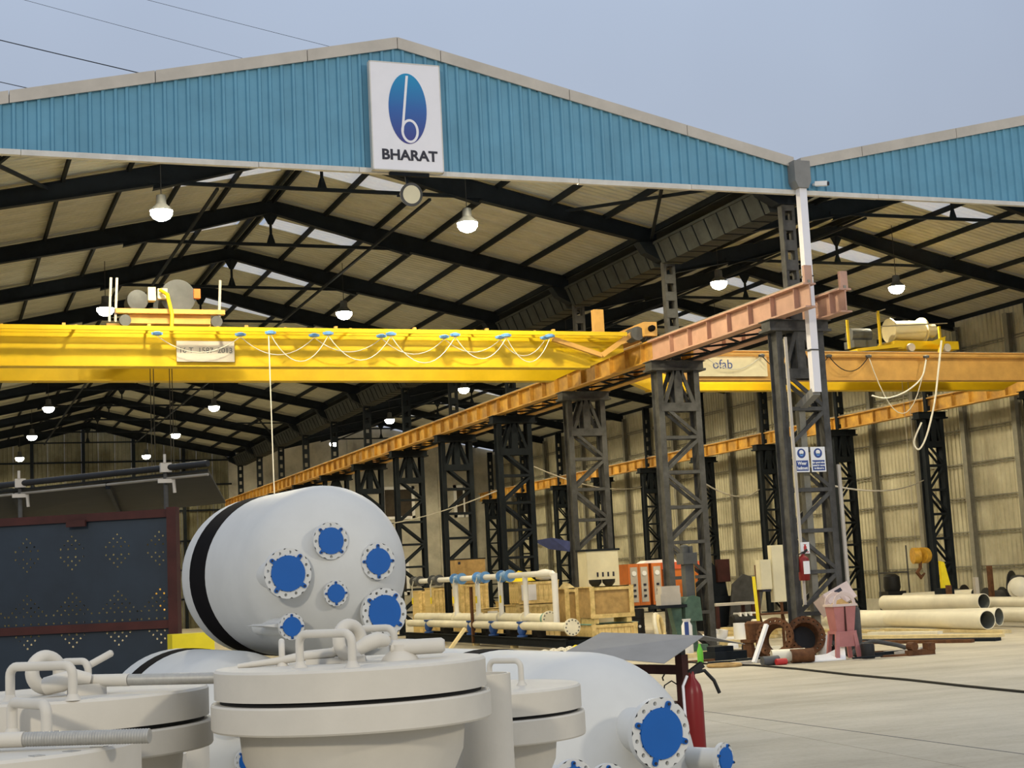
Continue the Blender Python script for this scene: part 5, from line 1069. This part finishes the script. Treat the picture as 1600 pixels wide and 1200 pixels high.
# bits on the yard slab left of the rings
scrap('dark_block', MB().box(-.45, .4, -.3, .3, 0, .2).box(-.4, .1, -.2, .2, .2, .32), 'steel_dark', 'dark steel block behind the fire point canopy', 'block', 1135, 36.0)
scrap('steel_hoop', MB().torus((0, 0, .04), (0, 0, 1), .36, .035, 28, 8), 'ply', 'thin hoop lying flat on the slab behind the fire point', 'hoop', 1132, 33.2, 0, 60)
scrap('rusty_stool', MB().box(-.25, .25, -.25, .25, .35, .42).box(-.22, -.14, -.2, .2, 0, .35).box(.14, .22, -.2, .2, 0, .35).lathe([(.2, .42), (.22, .8), (.15, .85)], n=16), 'rust', 'rusty drum piece left of the rusty rings', 'drum', 1181, 36.4)
scrap('green_bottle', MB().lathe([(.06, 0), (.07, .02), (.07, .3), (.03, .42), (.03, .46)], n=14), 'green_tag', 'small green bottle behind the canopy tip', 'bottle', 1095, 34.6, 0, 40)
for i, x in enumerate((852, 866, 878, 891)):
    p = GX(x, 39+.4*i); t = thing('small_flange', '%s cream pipe flange from the left, leaning in the row before the skid' % ORD[i], 'flange', (p.x, p.y, 0), 0, 'small cream flanges'); D = Vector((-.35, -.9, .2)).normalized()
    MB().holed_ring(.07, .155, .014, 8, .03, (0, 0, .16), D).build('ring', 'white_pipe', t, 40); MB().lathe([(.10, -.1), (.08, 0)], (0, 0, .16), D, 20, False, False).build('hub', 'white_pipe', t, 40)
scrap('orange_tube', MB().lathe([(.09, -.3), (.1, -.28), (.1, .28), (.09, .3)], (0, 0, .11), (1, -.1, 0), 18), 'red_orange', 'orange-red tube lying before the small flanges', 'tube', 853, 36.4, 0, 40)
scrap('black_case', MB().box(-.42, .1, -.15, .15, 0, .25).box(-.3, -.1, -.1, .1, .25, .28), 'black_stuff', 'black case beside the orange-red tube', 'case', 882, 36.2)
scrap('wood_stick', MB().bar((-.35, 0, .05), (.45, .2, .9), .08, .08), 'timber', 'pale wooden stick leaning behind the centre vessel', 'stick', 708, 40.5)
# cables and wires
pts = [G(1060, 1034), G(1120, 1040), G(1180, 1041), G(1250, 1047), G(1330, 1056), G(1420, 1064), G(1510, 1074), G(1640, 1087)]
tag(MB().tube([p+Vector((0, 0, .022)) for p in pts], .022, 6).build('floor_cable', 'black_stuff', None, 60), 'long black cable running across the concrete yard', 'cable')
for i, (a_, c_, s_, m_) in enumerate((((19.0, FY(5), 4.9), (19.0, FY(3), 5.35), .12, 'flashing'), ((20.5, FY(1), 4.55), (37.4, FY(5), 5.9), .35, 'flashing'), ((20.5, FY(0), 4.0), (37.4, FY(3), 5.3), .25, 'flashing'), ((20.5, FY(3), 6.2), (37.4, FY(7), 7.0), .4, 'flashing'), ((19.0, FY(8), 5.6), (19.0, FY(5), 4.9), .15, 'steel_dark'))):
    tag(MB().tube(sag(a_, c_, s_, 12), .022, 6).build('sagging_wire', m_, None, 60), ['pale wire strung between the fourth and sixth middle columns', 'pale wire strung from the second middle column to the right wall', 'pale wire strung from the front middle column to the right wall', 'pale wire strung high from the fourth middle column to the right wall', 'dark wire strung between the sixth and ninth middle columns'][i], 'wire', 'wires strung between columns')
# blue tarpaulin sheet hung between columns
a_ = [P(833, 845, 63), P(862, 840, 62), P(892, 846, 62), P(890, 862, 62), P(858, 858, 62.3)]
b_ = [p+Vector((.02, .05, 0)) for p in a_]
t = thing('blue_tarpaulin', 'dark blue tarpaulin slung on poles above the crates', 'tarpaulin', (a_[1].x, a_[1].y, 0))
wb_(MB().add(a_+b_, [(0, 1, 4), (1, 2, 3, 4), (5, 9, 6), (6, 9, 8, 7), (0, 5, 6, 1), (1, 6, 7, 2), (2, 7, 8, 3), (3, 8, 9, 4), (4, 9, 5, 0)]), 'sheet', 'tarp_blue', t)
for q_ in (a_[0], a_[2]): wb_(MB().tube([(q_.x, q_.y+.03, 0), (q_.x, q_.y+.03, q_.z+.05)], .03, 8), 'pole', 'steel_dark', t)
e0, e1 = GX(1416, 56), GX(1525, 54)
for i, f_ in enumerate((.2, .8)):
    p = e0.lerp(e1, f_); tag(MB().box(p.x-.12, p.x+.12, p.y-.3, p.y+.3, 0, .52).build('pipe_stand', 'steel_dark'), '%s dark stand under the shorter cream pipe near the wall' % ('left', 'right')[i], 'stand', 'pipe stands')

# more loose scrap on the slab left of the rusty rings
for i, (x, dd, L, g, w, h_, m_, z) in enumerate(((1110, 35.6, 1.6, .1, .12, .05, 'rust', 0), (1150, 34.6, 1.3, -.3, .10, .05, 'steel_dark', 0), (1168, 34.0, .9, .2, .14, .06, 'flashing', 0), (1188, 35.2, 1.1, -.2, .3, .05, 'steel_dark', 0), (1120, 37.6, 1.9, -.1, .16, .10, 'timber', 0), (1160, 37.8, 1.2, .25, .2, .12, 'rust', 0), (1105, 38.8, 1.4, .2, .14, .08, 'timber', 0), (1176, 38.6, 1.5, -.15, .12, .12, 'white_pipe', 0))):
    scrap('loose_bar', MB().bar((-L/2*math.cos(g), -L/2*math.sin(g), .0+h_/2), (L/2*math.cos(g), L/2*math.sin(g), h_/2), w, h_), m_, '%s loose bar on the slab left of the rusty rings' % ORD[i], 'bar', x, dd, z)
for i, (x, dd, r, hh, m_) in enumerate(((1170, 36.8, .16, .30, 'steel_dark'), (1146, 38.8, .14, .24, 'white_pl'), (1288, 34.9, .13, .5, 'white_pl'), (1282, 35.5, .10, .55, 'flashing'))):
    scrap('small_pot', MB().lathe([(r*.85, 0), (r, .03), (r, hh*.8), (r*.9, hh)], n=16), m_, ['dark pot left of the rusty rings', 'white pot behind the fire point canopy', 'white container between the right ring and the litter bin', 'pale container behind the right rusty ring'][i], 'pot', x, dd, 0, 40)
